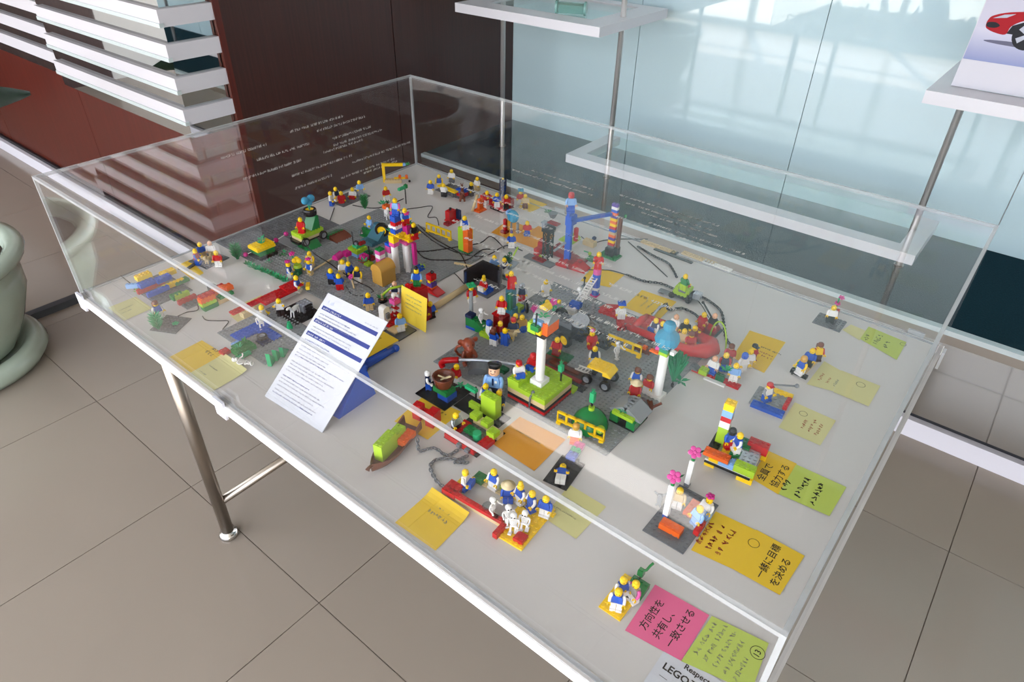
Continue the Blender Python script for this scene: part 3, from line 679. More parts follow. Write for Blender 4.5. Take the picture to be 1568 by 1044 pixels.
def text(root, s, rot, size, dx, dy, ink='ink', z=.0007, name='lettering', bold=0, rx=0):
    cu = bpy.data.curves.new('t', 'FONT'); cu.body = s; cu.size = size; cu.offset = bold; cu.resolution_u = 2; cu.space_line = 1.45
    to = bpy.data.objects.new('t', cu); COL.objects.link(to); dg = bpy.context.evaluated_depsgraph_get(); dg.update()
    me = bpy.data.meshes.new_from_object(to.evaluated_get(dg)); bpy.data.objects.remove(to); bpy.data.curves.remove(cu)
    me.materials.clear(); me.materials.append(None)
    a = math.radians(rot); o = ob(name, me, ink, root, (dx*math.cos(a)-dy*math.sin(a), dx*math.sin(a)+dy*math.cos(a), z), (rx, 0, a)); return o
def ring(root, dx, dy, r, ink='ink', z=.0007):
    def f(bm):
        n = 20; A = [bm.verts.new((r*math.cos(2*PI*i/n), r*math.sin(2*PI*i/n), 0)) for i in range(n)]; B = [bm.verts.new(((r-.0007)*math.cos(2*PI*i/n), (r-.0007)*math.sin(2*PI*i/n), 0)) for i in range(n)]
        for i in range(n): bm.faces.new((A[i], A[(i+1) % n], B[(i+1) % n], B[i]))
        return 0
    ob('circle_mark', cached(('ring', r), f), ink, root, (dx, dy, z))
def cord(name, label, cat, px, r=.0008, z=.0012, colour='black', hs=None, chain=False):
    """cord or chain lying on the table along pixels; hs lifts single points (metres above the table)"""
    hs = hs or {}; z = max(z, .0032) if chain else z; pts = [un(x, y, TZ+hs.get(i, z)) for i, (x, y) in enumerate(px)]
    o = pts[0].copy()
    # smooth
    def cr(p0, p1, p2, p3, t): return .5*((2*p1)+(-p0+p2)*t+(2*p0-5*p1+4*p2-p3)*t*t+(-p0+3*p1-3*p2+p3)*t*t*t)
    sm = []
    for i in range(len(pts)-1):
        p0, p1, p2, p3 = pts[max(i-1, 0)], pts[i], pts[i+1], pts[min(i+2, len(pts)-1)]
        for k in range(5): sm.append(cr(p0, p1, p2, p3, k/5)-o)
    sm.append(pts[-1]-o)
    me = chain_me(sm) if chain else cached(('cord', len(MESH)), lambda bm: tube(bm, sm, r*1.4, 6) or 1)
    ro = ob(name, me, colour); ro.location = o; return tag(ro, label, cat)

# ================================================================ BASEPLATES
BZ = .0018
baseplate('large grey baseplate under the fenced toy town', .9375, .507, 48, 48, 'bgrey')
baseplate('large grey baseplate under the pink and white castle', .357, .507, 48, 48, 'bgrey', z=.0021)
baseplate('dark grey baseplate with the spiky bush and yellow flower cart',   .137, .443, 32, 32, 'dgrey')

# ================================================================ LEFT CORNER
baseplate('dark grey plate under the pile of loose bricks', .111, .121, 15, 10, 'dgrey')
bld('brick_pile', 'low pile of yellow, blue and red bricks on a dark plate', 'toy bricks', (246, 445), [
 ('b', -2, -2.6, 1, 1, 5, 3, 'red'), ('b', 1.5, -1.2, 1, 1, 6, 3, 'blue'), ('b', -2.3, 1, 1, 1, 3, 3, 'red'), ('b', 1, 3.3, 1, 1, 6, 3, 'yellow'),
 ('b', -2.6, -2.0, 4, 2, 4, 3, 'blue'), ('b', -1.6, 2.2, 4, 2, 4, 3, 'blue'), ('b', -3.6, 4.6, 4, 2, 4, 3, 'yellow'), ('b', -4.6, -1.4, 7, 2, 4, 3, 'yellow'),
 ('s', -6, -4.2, 2, 2, 3, 3, 'lblue', 2.4), ('r', [(-5.6, -4.4, 4), (-6.8, -6.0, 12)], .14, 'black', 'antenna'), ('l', -3.4, -4.6, 1, 'lime', 4, 1.6), ('b', .8, 5.6, 1, 2, 4, 2, 'green')], z=BZ)
bld('brick_staircase', 'stepped coloured brick staircase below the red plate bridge', 'toy bricks', (322, 462), [
 ('b', -3, -1.5, 0, 4, 9, 1, 'dgrey'), ('b', -4, -4, 1, 1, 5, 3, 'red'), ('b', -5, -4.6, 4, 1, 4, 3, 'lime'), ('b', -5.6, -5.6, 4, 2, 3, 3, 'green'),
 ('b', 2.5, -1.5, 0, 2, 4, 3, 'green'), ('b', 2.3, -1.7, 3, 2, 4, 2, 'lime'), ('b', 2, -1.6, 5, 2, 4, 3, 'orange'), ('b', 1.6, -1.2, 8, 2, 4, 1, 'red'),
 ('b', 2.2, 2.6, 0, 2, 4, 3, 'tan'), ('b', 2.2, 3.4, 3, 2, 4, 2, 'green'), ('b', .8, 2.8, 5, 2, 4, 3, 'orange'), ('b', -2.2, 2.6, 1, 2, 2, 6, 'black'), ('b', -1.4, 4.0, 1, 2, 3, 5, 'red'), ('b', 1.2, 5.2, 5, 2, 2, 3, 'orange')])
bld('red_plate_bridge', 'bridge of red studded plates resting on white bricks', 'toy bridge', (412, 467), [
 ('b', 0, -6, 0, 2, 4, 4, 'tan'), ('b', 0, 5, 0, 2, 6, 4, 'white'), ('b', -1.2, -3.0, 4, 2, 14, 1, 'red'), ('b', .6, 2.6, 5, 4, 10, 1, 'red'), ('b', .2, 7.4, 6, 4, 5, 1, 'red')])
bx_ = un(262, 497)
r = baseplate('small dark plate holding the spiky bush and green flower', bx_.x, bx_.y, 7, 7, 'dgrey', rot=28)
bld('spiky_bush', 'green spiky bush at the corner of the small dark plate', 'toy plant', (243, 503), [('u', 0, 0, 0, 'mint', 4.6, 1.0)], z=BZ)
bld('leaf_flower', 'flat green four leaf flower lying on the small dark plate', 'toy plant', (269, 496), [('f', 0, 0, .6, 'mint', .9, 0, 0)], z=BZ)
fig(245, 486, 'brown haired figure in blue half hidden behind the spiky bush', 'blue', 'white', 20, BZ, arms='white', hat=('hair', 'brown'))
cord('toy_rope', 'thin dark cord winding from the small dark plate', 'rope', [(272, 484), (286, 478), (302, 475), (303, 468), (297, 461)], .0007)
cord('toy_rope', 'thin dark zigzag cord between brick staircase and blue pond plate', 'rope', [(310, 484), (316, 490), (335, 491), (350, 492), (341, 506), (362, 505), (380, 500), (396, 497)], .0007)

px = un(320, 398); baseplate('dark grey plate with four seated and standing figures', px.x, px.y, 8, 8, 'dgrey', rot=8)
FG = 'figures on the small dark plate by the case corner'
fig(304, 404, 'red shirted figure with blue legs beside the tan dog', 'red', 'blue', 60, BZ, arms='blue')
fig(311, 394, 'blue shirted figure behind the tan dog', 'blue', 'tan', 30, BZ)
fig(336, 407, 'red shirted figure with white legs facing the tan dog', 'red', 'white', -20, BZ)
blob('tan_dog', 'small tan toy dog among the figures on a dark plate', 'toy animal', (320, 402), 'tan', [('e', (0, 0, .010), (.011, .005, .0055)), ('e', (.011, 0, .017), (.0055, .0045, .005)), ('t', [(.007, .003, .009), (.008, .003, 0)], .0019), ('t', [(.007, -.003, .009), (.008, -.003, 0)], .0019), ('t', [(-.007, .003, .009), (-.008, .003, 0)], .0019), ('t', [(-.007, -.003, .009), (-.008, -.003, 0)], .0019), ('t', [(-.01, 0, .012), (-.015, 0, .018)], .0015)], -60, BZ)
fig(326, 392, 'white shirted figure with tan legs behind the tan dog', 'white', 'tan', -10, BZ, head='flesh')
note('yellow sticky note under the small dark figure plate', 'note_yellow', [(268, 408), (290, 398), (312, 418), (295, 428)], .0002)
bld('black_bar', 'black angled bar lying on a yellow sticky note', 'toy part', (291, 410), [('t', 0, 0, 0, 1, 4, 1, 'black'), ('t', -1, -1.5, 0, 3, 1, 1, 'black')], 20, .0009)

n_, c = note('pale yellow sticky note beside the brick pile', 'note_pale', [(166, 471), (208, 454), (233, 472), (190, 491)]); wr(n_, 90, [.03, .02], 'grey_ink', -.02, .005, .004)
n_, c = note('yellow sticky note with black characters at the table edge', 'note_yellow', [(257, 548), (309, 521), (343, 542), (287, 573)]); wr(n_, 0, [.022, .024], 'ink', 0, .03, .009, .012)
n_, c = note('pale sticky note overlapping a yellow note at the table edge', 'note_pale', [(288, 573), (343, 542), (379, 568), (324, 600)], .0012, curl=.004); wr(n_, 0, [.025, .02], 'grey_ink', -.03, 0, .003, .02)
note('pale sticky note under the brick staircase', 'note_pale', [(352, 483), (384, 468), (397, 477), (364, 493)])
note('pale curled note under the red plate bridge', 'note_pale', [(375, 463), (400, 452), (415, 462), (388, 472)], .0003)

# blue pond plate in front of the printed sheet
p0, p1 = un(334, 532), un(412, 497); pp = un(401, 536); baseplate('grey plate with the blue pond and green fins', .435, .170, 20, 16, 'bgrey')
bld('blue_pond', 'flat blue plates forming a pond on a grey plate', 'toy pond', (394, 516), [('b', -3.4, 1, 0, 4, 10, 1, 'blue'), ('b', 1.5, 2.5, 0, 6, 3, 1, 'blue'), ('b', -1, -5, 0, 2, 2, 1, 'lblue'), ('b', 3, 0, 0, 3, 3, 1, 'navy')], z=BZ)
bld('green_hedge_block', 'lumpy green plates beside the blue pond', 'toy plant', (374, 537), [('b', 0, 0, 0, 3, 5, 3, 'green'), ('b', -1, 0, 3, 2, 4, 1, 'green'), ('l', 0, -1, 4, 'mint'), ('l', -1, 1, 4, 'green'), ('b', -2.6, -3.4, 0, 2, 2, 2, 'red'), ('b', 2, -1.6, 0, 1, 4, 2, 'mint')], z=BZ)
bld('loose_wheel', 'grey hubbed wheel lying flat on the blue pond', 'toy wheel', (402, 518), [('w', 0, 0, 1.2, 1.25, .9, 'grey', 0, True)], z=BZ+P)
for i, (a, b, lab) in enumerate(((417, 555, 'tall green fin leaning nearest the white skeleton'), (426, 547, 'middle green fin of the three by the pond'), (436, 541, 'green fin tucked behind the printed sheet'))):
    bld('green_fin', lab, 'toy part', (a, b), [('s', 0, 0, 0, 3, 1, 9-i, 'mint', .6, 0)], 90, BZ, 'upright green fins')
skel(388, 560, 'white skeleton sprawled on the pond plate', 60, BZ, 'lie')
skel(402, 503, 'white skeleton standing at the far rim of the pond plate', 10, BZ)
fig(405, 492, 'white shirted figure behind the pond skeleton', 'white', 'white', 60, 0, arms='yellow')

bb = un(457, 480); baseplate('black plate with the white skeleton horse', bb.x, bb.y, 9, 8, 'black', z=.0007)
fig(431, 482, 'white shirted figure with black legs and arms spread wide', 'white', 'black', -10, BZ, up_=(1.2, 1.2))
blob('skeleton_horse', 'white skeleton toy horse on a black plate', 'toy animal', (453, 482), 'white', [('e', (0, 0, .016), (.013, .0045, .0055)), ('t', [(.010, 0, .018), (.016, 0, .027)], .003), ('e', (.02, 0, .027), (.006, .0028, .003)), ('t', [(.009, .003, .014), (.010, .003, 0)], .0016), ('t', [(.009, -.003, .014), (.012, -.003, 0)], .0016), ('t', [(-.01, .003, .014), (-.01, .003, 0)], .0016), ('t', [(-.01, -.003, .014), (-.012, -.003, 0)], .0016), ('t', [(-.012, 0, .018), (-.019, 0, .010)], .0016)], -70, BZ+.0007)
note('dark yellow note beside the black skeleton horse plate', 'note_yellow', [(412, 478), (440, 472), (458, 505), (433, 500)], .0002)
cord('toy_rope', 'thin black cord looped over the dark yellow note', 'rope', [(412, 487), (428, 487), (441, 487), (430, 478), (424, 473), (415, 476), (410, 484)], .0007)
bld('radiator_block', 'light grey block with black slots by the printed sheet', 'toy part', (468, 475), [('b', 0, 0, 0, 3, 3, 6, 'silver'), ('t', 1.55, 0, 1, 1, 2, 1, 'black'), ('t', 1.55, 0, 3, 1, 2, 1, 'black'), ('t', 1.55, 0, 5, 1, 2, 1, 'black')])
bld('green_cone', 'green cone sticking out beside the printed sheet', 'toy part', (444, 503), [('c', 0, 0, 0, .9, 5, 'mint', .4)])

# ================================================================ PRINTED SHEET ON ITS STAND
A_, B_ = un(406, 607), un(494, 663)
sh = empty('printed_sheet', ((A_.x+B_.x)/2, (A_.y+B_.y)/2, TZ), math.atan2(B_.y-A_.y, B_.x-A_.x), 'white printed sheet with blue bars leaning on a blue stand', 'sheet')
Wd = (B_-A_).length; Hh = .212; lean = math.radians(38)
sp = ob('paper', cached(('sheet',), lambda bm: bx(bm, -Wd/2, Wd/2, 0, Hh, 0, .0012) and 0), 'paper', sh, (0, 0, .0006), (lean, 0, 0))
def strip(bm, x0, x1, y0, y1): bm.faces.new([bm.verts.new(q) for q in ((x0, y0, 0), (x1, y0, 0), (x1, y1, 0), (x0, y1, 0))]); return 0
for y in (.181, .155, .129):
    b_ = ob('blue_bar', cached(('sb', y), lambda bm: strip(bm, -Wd/2+.006, Wd/2-.006, y, y+.0075)), 'sheet_blue', sp, (0, 0, .0014))
    ob('print_line', cached(('sbw', y), lambda bm: glyphs(bm, .045, .004, int(y*1000))), 'paper', b_, (-Wd/2+.009, y+.0016, .0002))
rr = random.Random(3)
for i, y in enumerate([.172, .166, .160, .146, .140, .120, .113, .107, .100, .093, .088, .076, .070, .064, .058, .047, .041, .035, .028, .020, .014]):
    L = rr.uniform(.06, .125)
    ob('print_line', cached(('sl', i), lambda bm: glyphs(bm, L, .0026, i+50)), 'sheet_grey' if i % 5 else 'sheet_blue', sp, (-Wd/2+.010, y, .0015))
ob('print_line', cached(('slr',), lambda bm: glyphs(bm, .03, .0026, 99)), 'sheet_grey', sp, (Wd/2-.042, .193, .0015))
ob('crest', cached(('crest',), lambda bm: glyphs(bm, .014, .009, 98)), mat('pale_blue_ink', 'c3cbe2', .7), sp, (-Wd/2+.012, .195, .0015))
def easel(bm):
    prism(bm, [(.035, .0), (.12, .0), (.105, .072), (.097, .072)], -Wd/2+.02, Wd/2-.004, 'x'); return 0
ob('easel', cached(('easel',), easel), 'blue', sh, (0, .004, 0))

# ================================================================ CASTLE BASEPLATE
CZ = BZ+.0021
bld('spiky_bush', 'dark green spiky bush on the corner of a grey baseplate', 'toy plant', (364, 396), [('u', 0, 0, 0, 'green', 4.8, 1.1)], z=BZ)
hd = bld('leafy_hedge', 'row of small green leaves along the baseplate edge', 'toy plant', (404, 416), [('l', -6.4+1.15*i, -1.0+.10*i, .6, 'mint' if i % 3 else 'green', 8, 1.7, .7) for i in range(15)], z=BZ)
bld('flower_cart', 'yellow and green cart with leaves on its roof', 'toy cart', (404, 391), [('b', 0, 0, 0, 6, 6, 3, 'black'), ('b', 0, 0, 3, 5, 5, 4, 'green'), ('b', 0, 0, 7, 5, 6, 2, 'yellow'), ('b', 0, 0, 9, 4, 6, 1, 'yellow'), ('l', -1, 1, 11, 'mint', 7, 1.8), ('l', 1, -.5, 11, 'mint', 7, 1.8), ('l', 3.4, 4.5, 0, 'mint'), ('l', 4.8, -1.5, 0, 'mint'), ('l', 4.6, 3.2, 0, 'green')], z=BZ)
bld('flower_garland', 'string of magenta flowers tied between cart and green car', 'toy flowers', (424, 389), [('r', [(-5, -7.0, 2.4), (-3, -1.5, 5), (-3, 2.4, 6.5), (-3.2, 6.5, 8)], .14, 'white', 'string')]+[('o', x, y, z, .72, 'magenta') for x, y, z in ((-5, -7, 2.4), (-3, -1.2, 5.2), (-3, 2.4, 6.6), (-3.2, 6.2, 8))], z=BZ)
bld('green_car', 'lime and green car on a ramp with a tyre and blue gem on top', 'toy car', (474, 373), [
 ('s', 2.6, -1, 0, 3, 5, 5, 'green'), ('s', -2.6, -1, 0, 3, 5, 5, 'green', PI), ('b', 0, -1, 0, 4, 5, 5, 'green'), ('t', -5, -4, 0, 8, 3, 1, 'grey'),
 ('t', 0, 0, 5, 4, 10, 2, 'black'), ('b', 0, 0, 7, 5, 8, 2, 'tan'), ('b', 0, 0, 9, 5, 8, 3, 'lime'), ('w', 2.8, -3, 6.5, 1.35, .8, 'grey', PI/2), ('w', 2.8, 3.4, 6.5, 1.35, .8, 'grey', PI/2), ('w', -2.8, -3, 6.5, 1.35, .8, 'grey', PI/2), ('w', -2.8, 3.4, 6.5, 1.35, .8, 'grey', PI/2),
 ('s', .2, 1.6, 12, 3, 4, 10, 'green', -PI/2), ('w', 0, 2, 24.5, 2.0, 1.9, 'yellow', 0, True), ('l', 0, 2, 27, 'mint', 6, 1.4, 1.0), ('c', 0, 2, 26, .25, 4, 'mint'), ('o', 0, 1.0, 34, 1.15, 'tblue'), ('o', -.2, 3.2, 34, 1.15, 'tblue'), ('o', .3, 2.1, 32, .9, 'tblue')], z=BZ+.002)
fig(463, 356, 'red driver standing on the lime car', 'red', 'red', -30, .043)
bld('slope_roof', 'flat green and brown sloping roof pieces on the baseplate', 'toy bricks', (516, 362), [('s', -1.8, 0, 0, 4, 6, 3, 'green', PI), ('s', 1.8, 0, 0, 4, 6, 3, 'brown')], 0, CZ)
# figures round the flower pot
fig(445, 425, 'blue figure with pink flower hat left of the flower pot', 'blue', 'white', 70, BZ, arms='white', hat=('flower', 'magenta'))
fig(476, 421, 'blue figure with pink flower hat right of the flower pot', 'blue', 'tan', -60, BZ, arms='white', hat=('flower', 'magenta'))
fig(477, 408, 'bare headed tan figure behind the flower pot', 'tan', 'tan', -30, BZ, arms='yellow')
bld('flower_pot', 'green barrel with yellow flowers and a magenta bloom', 'toy flowers', (458, 420), [('c', 0, 0, 0, 1.0, 6, 'dgreen', 1.2), ('c', 0, 0, 6, 1.2, 2, 'lime', 1.0), ('l', 1.2, -1.5, .6, 'green', 8, 2.0, .7), ('o', -.4, -.4, 11, .75, 'yellow'), ('o', .5, .4, 11, .75, 'yellow'), ('o', -.6, .5, 11.5, .7, 'yellow'), ('f', -1, -.4, 16, 'magenta', .9), ('c', -.9, -.4, 10, .2, 6, 'green')], z=BZ)
fig(457, 446, 'blue and white figure leaning on a yellow bar', 'blue', 'white', 60, .006, arms='white')
bld('yellow_bar', 'yellow bar beside the leaning blue figure', 'toy part', (474, 444), [('m', 0, 0, 5, 4, 'yellow', (1.35, 0, .9))], z=0)
# crowd near the golden chest
fig(509, 435, 'blue figure with black legs in the crowd by the chest', 'blue', 'black', 150, CZ)
fig(521, 443, 'blue figure with bright red legs in the crowd by the chest', 'blue', 'red', 170, CZ)
fig(527, 421, 'white figure under a magenta arch brick', 'white', 'tan', 0, CZ)
fig(536, 424, 'blue figure between the white and navy figures', 'blue', 'navy', 40, CZ)
fig(549, 432, 'navy figure with white legs in front of the chest', 'navy', 'white', -20, CZ, arms='yellow')
bld('pink_plume', 'pink bloom on grey legs between the crowd figures', 'toy flowers', (539, 438), [('f', 0, 0, 7.5, 'magenta', .9, .8, 0), ('r', [(0, 0, 0), (0, .2, 7)], .3, 'grey', 'stem'), ('r', [(1.4, -.4, 0), (0, .2, 5)], .25, 'tan', 'stem')], z=CZ)
bld('magenta_arch', 'magenta arch brick lifted on a tan rod', 'toy bricks', (524, 402), [('a', 0, -1.2, 5, 2, 3, 4, 'magenta', .3), ('b', .6, 1.6, 5, 2, 2, 3, 'magenta'), ('c', 0, -1, 0, .3, 6, 'tan'), ('c', .6, 1.6, 0, .3, 6, 'tan')], 0, CZ)
bld('tan_rod', 'long thin tan rod lying behind the crowd', 'toy part', (512, 398), [('r', [(0, -8, 1.2), (0, 8.5, 3)], .28, 'tan')], 6, CZ)
bld('lime_machine', 'lime and light blue block with a grey machine on top', 'toy machine', (549, 389), [('b', 0, 0, 0, 4, 4, 3, 'lblue'), ('b', 0, 0, 3, 4, 4, 3, 'lime'), ('b', 0, .4, 6, 2, 3, 2, 'mint'), ('w', 0, -.4, 9.4, .8, .7, 'silver', .5), ('b', 1, 1, 8, 1, 2, 2, 'dred'), ('b', -.8, .8, 8, 1, 2, 2, 'grey'), ('r', [(-1, -.6, 8), (-1, -.6, 18)], .18, 'black', 'antenna')], 0, CZ)
bld('pink_block', 'magenta, red and mint bits beside the lime machine', 'toy bricks', (562, 399), [('b', 0, 0, 0, 3, 4, 3, 'dred'), ('b', .3, -1, 3, 2, 2, 3, 'magenta'), ('b', -1, 1.6, 3, 2, 2, 2, 'dgreen'), ('l', 1.5, -2.4, 3, 'mint', 5, 2.2), ('c', 2.2, -.6, 0, .18, 14, 'black'), ('b', 2.4, -1.4, 0, 2, 2, 2, 'lime')], 0, CZ)
bld('teal_submarine', 'dark teal see-through hull with a big yellow hubbed tyre', 'toy vehicle', (574, 366), [('t', -2.4, 1, 0, 6, 5, 1, 'green'), ('s', -3.4, 2, 1, 4, 5, 4, 'green', PI/2), ('b', 1.2, -1.2, 0, 5, 6, 3, 'tteal'), ('s', 1.6, -.2, 3, 4, 5, 7, 'tteal', -PI/2), ('c', 0, 1.4, 3, 1.1, 9, 'teal'), ('w', 3.2, .6, 10, 2.2, 1.4, 'yellow', .55), ('b', -5.4, -1, 1, 1, 1, 3, 'tclear')], 0, CZ)
fig(567, 352, 'yellow head looking out of the teal submarine', 'lblue', 'lblue', -60, .012)
# golden chest
ch = bld('treasure_chest', 'golden brown treasure chest with a rounded lid', 'toy chest', (589, 431), [('t', 0, 0, 0, 4, 5, 11, 'gold')], 0, CZ)
ob('lid', arch_me(4.2, 5.2, 5), 'gold', ch, (0, 0, 11*P)); ob('lid_rim', cached(('rim',), lambda bm: bx(bm, -4.3*U/2, 4.3*U/2, -5.3*U/2, 5.3*U/2, 10.2*P, 11.2*P) and 0), 'gold', ch)
# castle
bld('pink_castle', 'tall pink and white pillared castle with yellow and blue bricks', 'toy castle', (608, 412), [
 ('b', -3.6, -2.6, 0, 2, 2, 3, 'yellow'), ('b', -3.6, -2.6, 3, 2, 2, 3, 'orange'), ('b', -3.6, -2.6, 6, 2, 2, 3, 'pink'), ('b', -3.6, -2.6, 9, 2, 2, 3, 'white'), ('b', -3.6, -2.6, 12, 2, 2, 3, 'pink'), ('b', -3.6, -2.6, 15, 2, 2, 1, 'green'),
 ('c', -2.4, .2, 0, .85, 12, 'white'), ('b', -2.4, .2, 12, 2, 2, 5, 'pink'), ('b', -2.4, .2, 17, 2, 2, 2, 'blue'),
 ('c', 1.2, -1.2, 0, 1.0, 21, 'white'), ('b', 1.2, -1.2, 21, 2, 2, 3, 'pink'), ('b', 1.2, -1.2, 24, 2, 2, 5, 'yellow'),
 ('c', 1.8, 2.6, 0, 1.15, 21, 'white'), ('c', 3.4, 1.2, 0, .8, 21, 'white'), ('b', 2.4, 2.4, 21, 3, 3, 2, 'pink'), ('b', 2.4, 2.4, 23, 4, 2, 2, 'yellow'), ('b', 3, 3.0, 25, 2, 2, 4, 'yellow'), ('t', 5.2, 2.4, 6, 1, 1, 17, 'magenta'),
 ('b', 1.6, .6, 29, 4, 4, 1, 'yellow'), ('b', 1.2, .2, 30, 2, 3, 3, 'blue'), ('b', .6, .6, 33, 3, 3, 2, 'white'), ('b', .8, .8, 35, 2, 3, 3, 'red'), ('b', .8, .8, 38, 2, 3, 4, 'blue'), ('t', 2.2, 2.2, 33, 1, 1, 10, 'pink'), ('b', 3.0, 2.4, 29, 2, 2, 6, 'magenta'),
 ('l', -.4, -.8, 30, 'mint', 6, 1.6), ('l', 3.6, 2.4, 35, 'green', 6, 2.0), ('f', -.2, .6, 43, 'pink', 1.0), ('f', 3.4, 2.2, 44, 'magenta', .9), ('l', .2, .2, 38, 'dgreen', 6, 1.6), ('b', 5.2, 4.0, 0, 2, 2, 3, 'blue'), ('l', 6, 4.4, 2, 'lime')], 0, CZ)
p_ = un(608, 412, TZ+CZ)
def on(pt, sx, sy, sz):       # a point given in studs / plates from a base point
    return Vector((pt.x+sx*U, pt.y+sy*U, pt.z+sz*P))
def figw(v, label, torso, legs, face=0, **k):
    o = fig(800, 500, label, torso, legs, 0, **k); a = camang(v)+math.radians(face)
    o.location = (v.x, v.y, v.z+(-.0085 if k.get('pose') == 'sit' else 0)); o.rotation_euler = (o.rotation_euler.x, 0, a+PI/2); return o
figw(on(p_, .8, .8, 42), 'light blue figure with pink collar on top of the castle', 'lblue', 'blue', -20, arms='pink')
figw(on(p_, 2.8, 2.2, 35), 'blue figure on the magenta pillar of the castle', 'blue', 'red', 20, arms='lblue')
figw(on(p_, 4.8, 3.2, 25), 'yellow headed figure in black on the castle ledge', 'black', 'red', 30)
bld('flag_pole', 'black pole with a mint flag rising behind the castle', 'toy flag', (622, 312), [('r', [(0, 0, 0), (0, 0, 15)], .2, 'black', 'pole'), ('b', 0, -1.4, 14, 1, 3, 2, 'mint'), ('b', 0, .4, 14, 1, 1, 3, 'green')], 0, 0)
# behind the castle
fp = un(535, 304); baseplate('dark grey plate with the picnic figures near the back left', fp.x, fp.y, 8, 12, 'dgrey')
fig(508, 314, 'white shirted figure with blue legs at the picnic plate', 'white', 'blue', 70, BZ)
fig(516, 307, 'navy figure with white arms at the picnic plate', 'navy', 'white', 40, BZ, arms='white')
fig(524, 309, 'red figure sitting on red legs at the picnic plate', 'red', 'red', -10, BZ, pose='sit')
fig(541, 303, 'white figure sitting on red legs at the picnic plate', 'white', 'red', -20, BZ, pose='sit')
fig(552, 297, 'light blue figure standing tallest on the picnic plate', 'lblue', 'silver', 20, .012)
bld('figure_stand', 'silver double post under the light blue picnic figure', 'toy part', (553, 300), [('c', -.5, 0, 0, .3, 3.5, 'silver'), ('c', .5, 0, 0, .3, 3.5, 'silver')], 45, BZ)
bld('round_tree', 'smooth dark green rounded tree behind the picnic plate', 'toy plant', (559, 319), [('u', 0, 0, 0, 'green', 5.0, .9)])
bld('yellow_crane', 'yellow beam crane with a lattice foot in the far corner', 'toy crane', (612, 279), [('b', 0, -2.2, 0, 2, 6, 3, 'tan'), ('b', -.5, .5, 3, 1, 5, 1, 'yellow'), ('m', -.5, -5.4, 0, 7, 'yellow', (0, 0, 0)), ('m', -.5, -5.4, 16.2, 7, 'yellow', (-PI/2, 0, 0)), ('b', -.5, .2, 3, 1, 1, 3, 'orange'), ('b', -.5, 2.6, 3, 1, 1, 3, 'orange'), ('b', -.5, 2.1, 15.2, 1, 1, 2, 'lblue'), ('l', -.5, 3.2, 16, 'mint', 7, 1.3), ('o', -.5, 3.2, 16.6, .6, 'green'), ('o', .6, 3.6, 1.5, .45, 'black')], -46)
fig(592, 306, 'red shirted figure with white legs behind the white horse', 'red', 'white', 20)
blob('white_horse', 'white toy horse under the orange rider', 'toy animal', (593, 334), 'white', [('e', (0, 0, .019), (.015, .006, .007)), ('t', [(.011, 0, .022), (.016, 0, .034)], .0042), ('e', (.02, 0, .035), (.007, .0034, .0036)), ('t', [(.010, .0035, .016), (.010, .0035, 0)], .0022), ('t', [(.010, -.0035, .016), (.012, -.0035, 0)], .0022), ('t', [(-.011, .0035, .016), (-.011, .0035, 0)], .0022), ('t', [(-.011, -.0035, .016), (-.012, -.0035, 0)], .0022), ('t', [(-.014, 0, .022), (-.02, 0, .01)], .002)], -30, CZ)
bld('orange_saddle', 'orange block with a green plume on the white horse', 'toy part', (592, 319), [('b', 0, 0, 0, 2, 2, 3, 'orange'), ('l', -.8, -.8, 4, 'mint', 7, 2.0, .3), ('l', .4, .2, 4, 'dgreen', 5, 1.8, .8), ('r', [(.4, .4, 3), (2.2, -.6, -4)], .2, 'black', 'lance')], 0, .028)
bld('yellow_railing', 'yellow toy railing at the far edge of the castle baseplate', 'toy fence', (672, 362), [('n', 0, 0, 0, 10, 'yellow')], 4, CZ)
bld('potted_rose', 'green leaves in a red ring behind the white pump', 'toy plant', (586, 462), [('w', 0, 0, 1.2, 1.2, .8, 'dred', 0, True), ('l', 0, 0, 2, 'green', 7, 2.2, .5), ('c', 0, 0, 1, .35, 5, 'tan'), ('r', [(0, 0, 5), (1.6, 1.6, 10), (4.2, 4, 12)], .35, 'lime', 'stem')], z=CZ)
fig(606, 455, 'navy figure with white arms behind the yellow leaning note', 'navy', 'white', -20, CZ, arms='white', head='flesh')
bld('white_pump', 'white arched pump with red rungs on a red base', 'toy pump', (600, 492), [('b', 0, 0, 0, 4, 5, 2, 'red'), ('b', -.6, -1.6, 2, 2, 2, 9, 'white'), ('a', -.6, -1.6, 11, 2, 2, 2, 'white', PI/2), ('t', .46, -1.6, 5, 1, 1, 4, 'dgrey'), ('c', -.4, 1.5, 2, .3, 16, 'white'), ('b', 0, 1.6, 4, 2, 1, 1, 'red'), ('b', 0, 1.6, 8, 2, 1, 1, 'red'), ('b', 0, 1.6, 12, 2, 2, 3, 'pink'), ('o', 0, 1.4, 18, .6, 'white')], 0, CZ)
bld('clear_slab', 'clear and tan thin slab in front of the red pump base', 'toy part', (612, 508), [('t', 0, 0, 0, 6, 6, 1, 'tclear'), ('t', -1, 0, 1, 3, 4, .4 and 1, 'tan')])
fig(614, 505, 'light blue figure with white legs before the yellow note', 'lblue', 'white', 10, .0065)
fig(566, 473, 'blue figure partly hidden behind the printed sheet', 'blue', 'tan', 0, CZ)
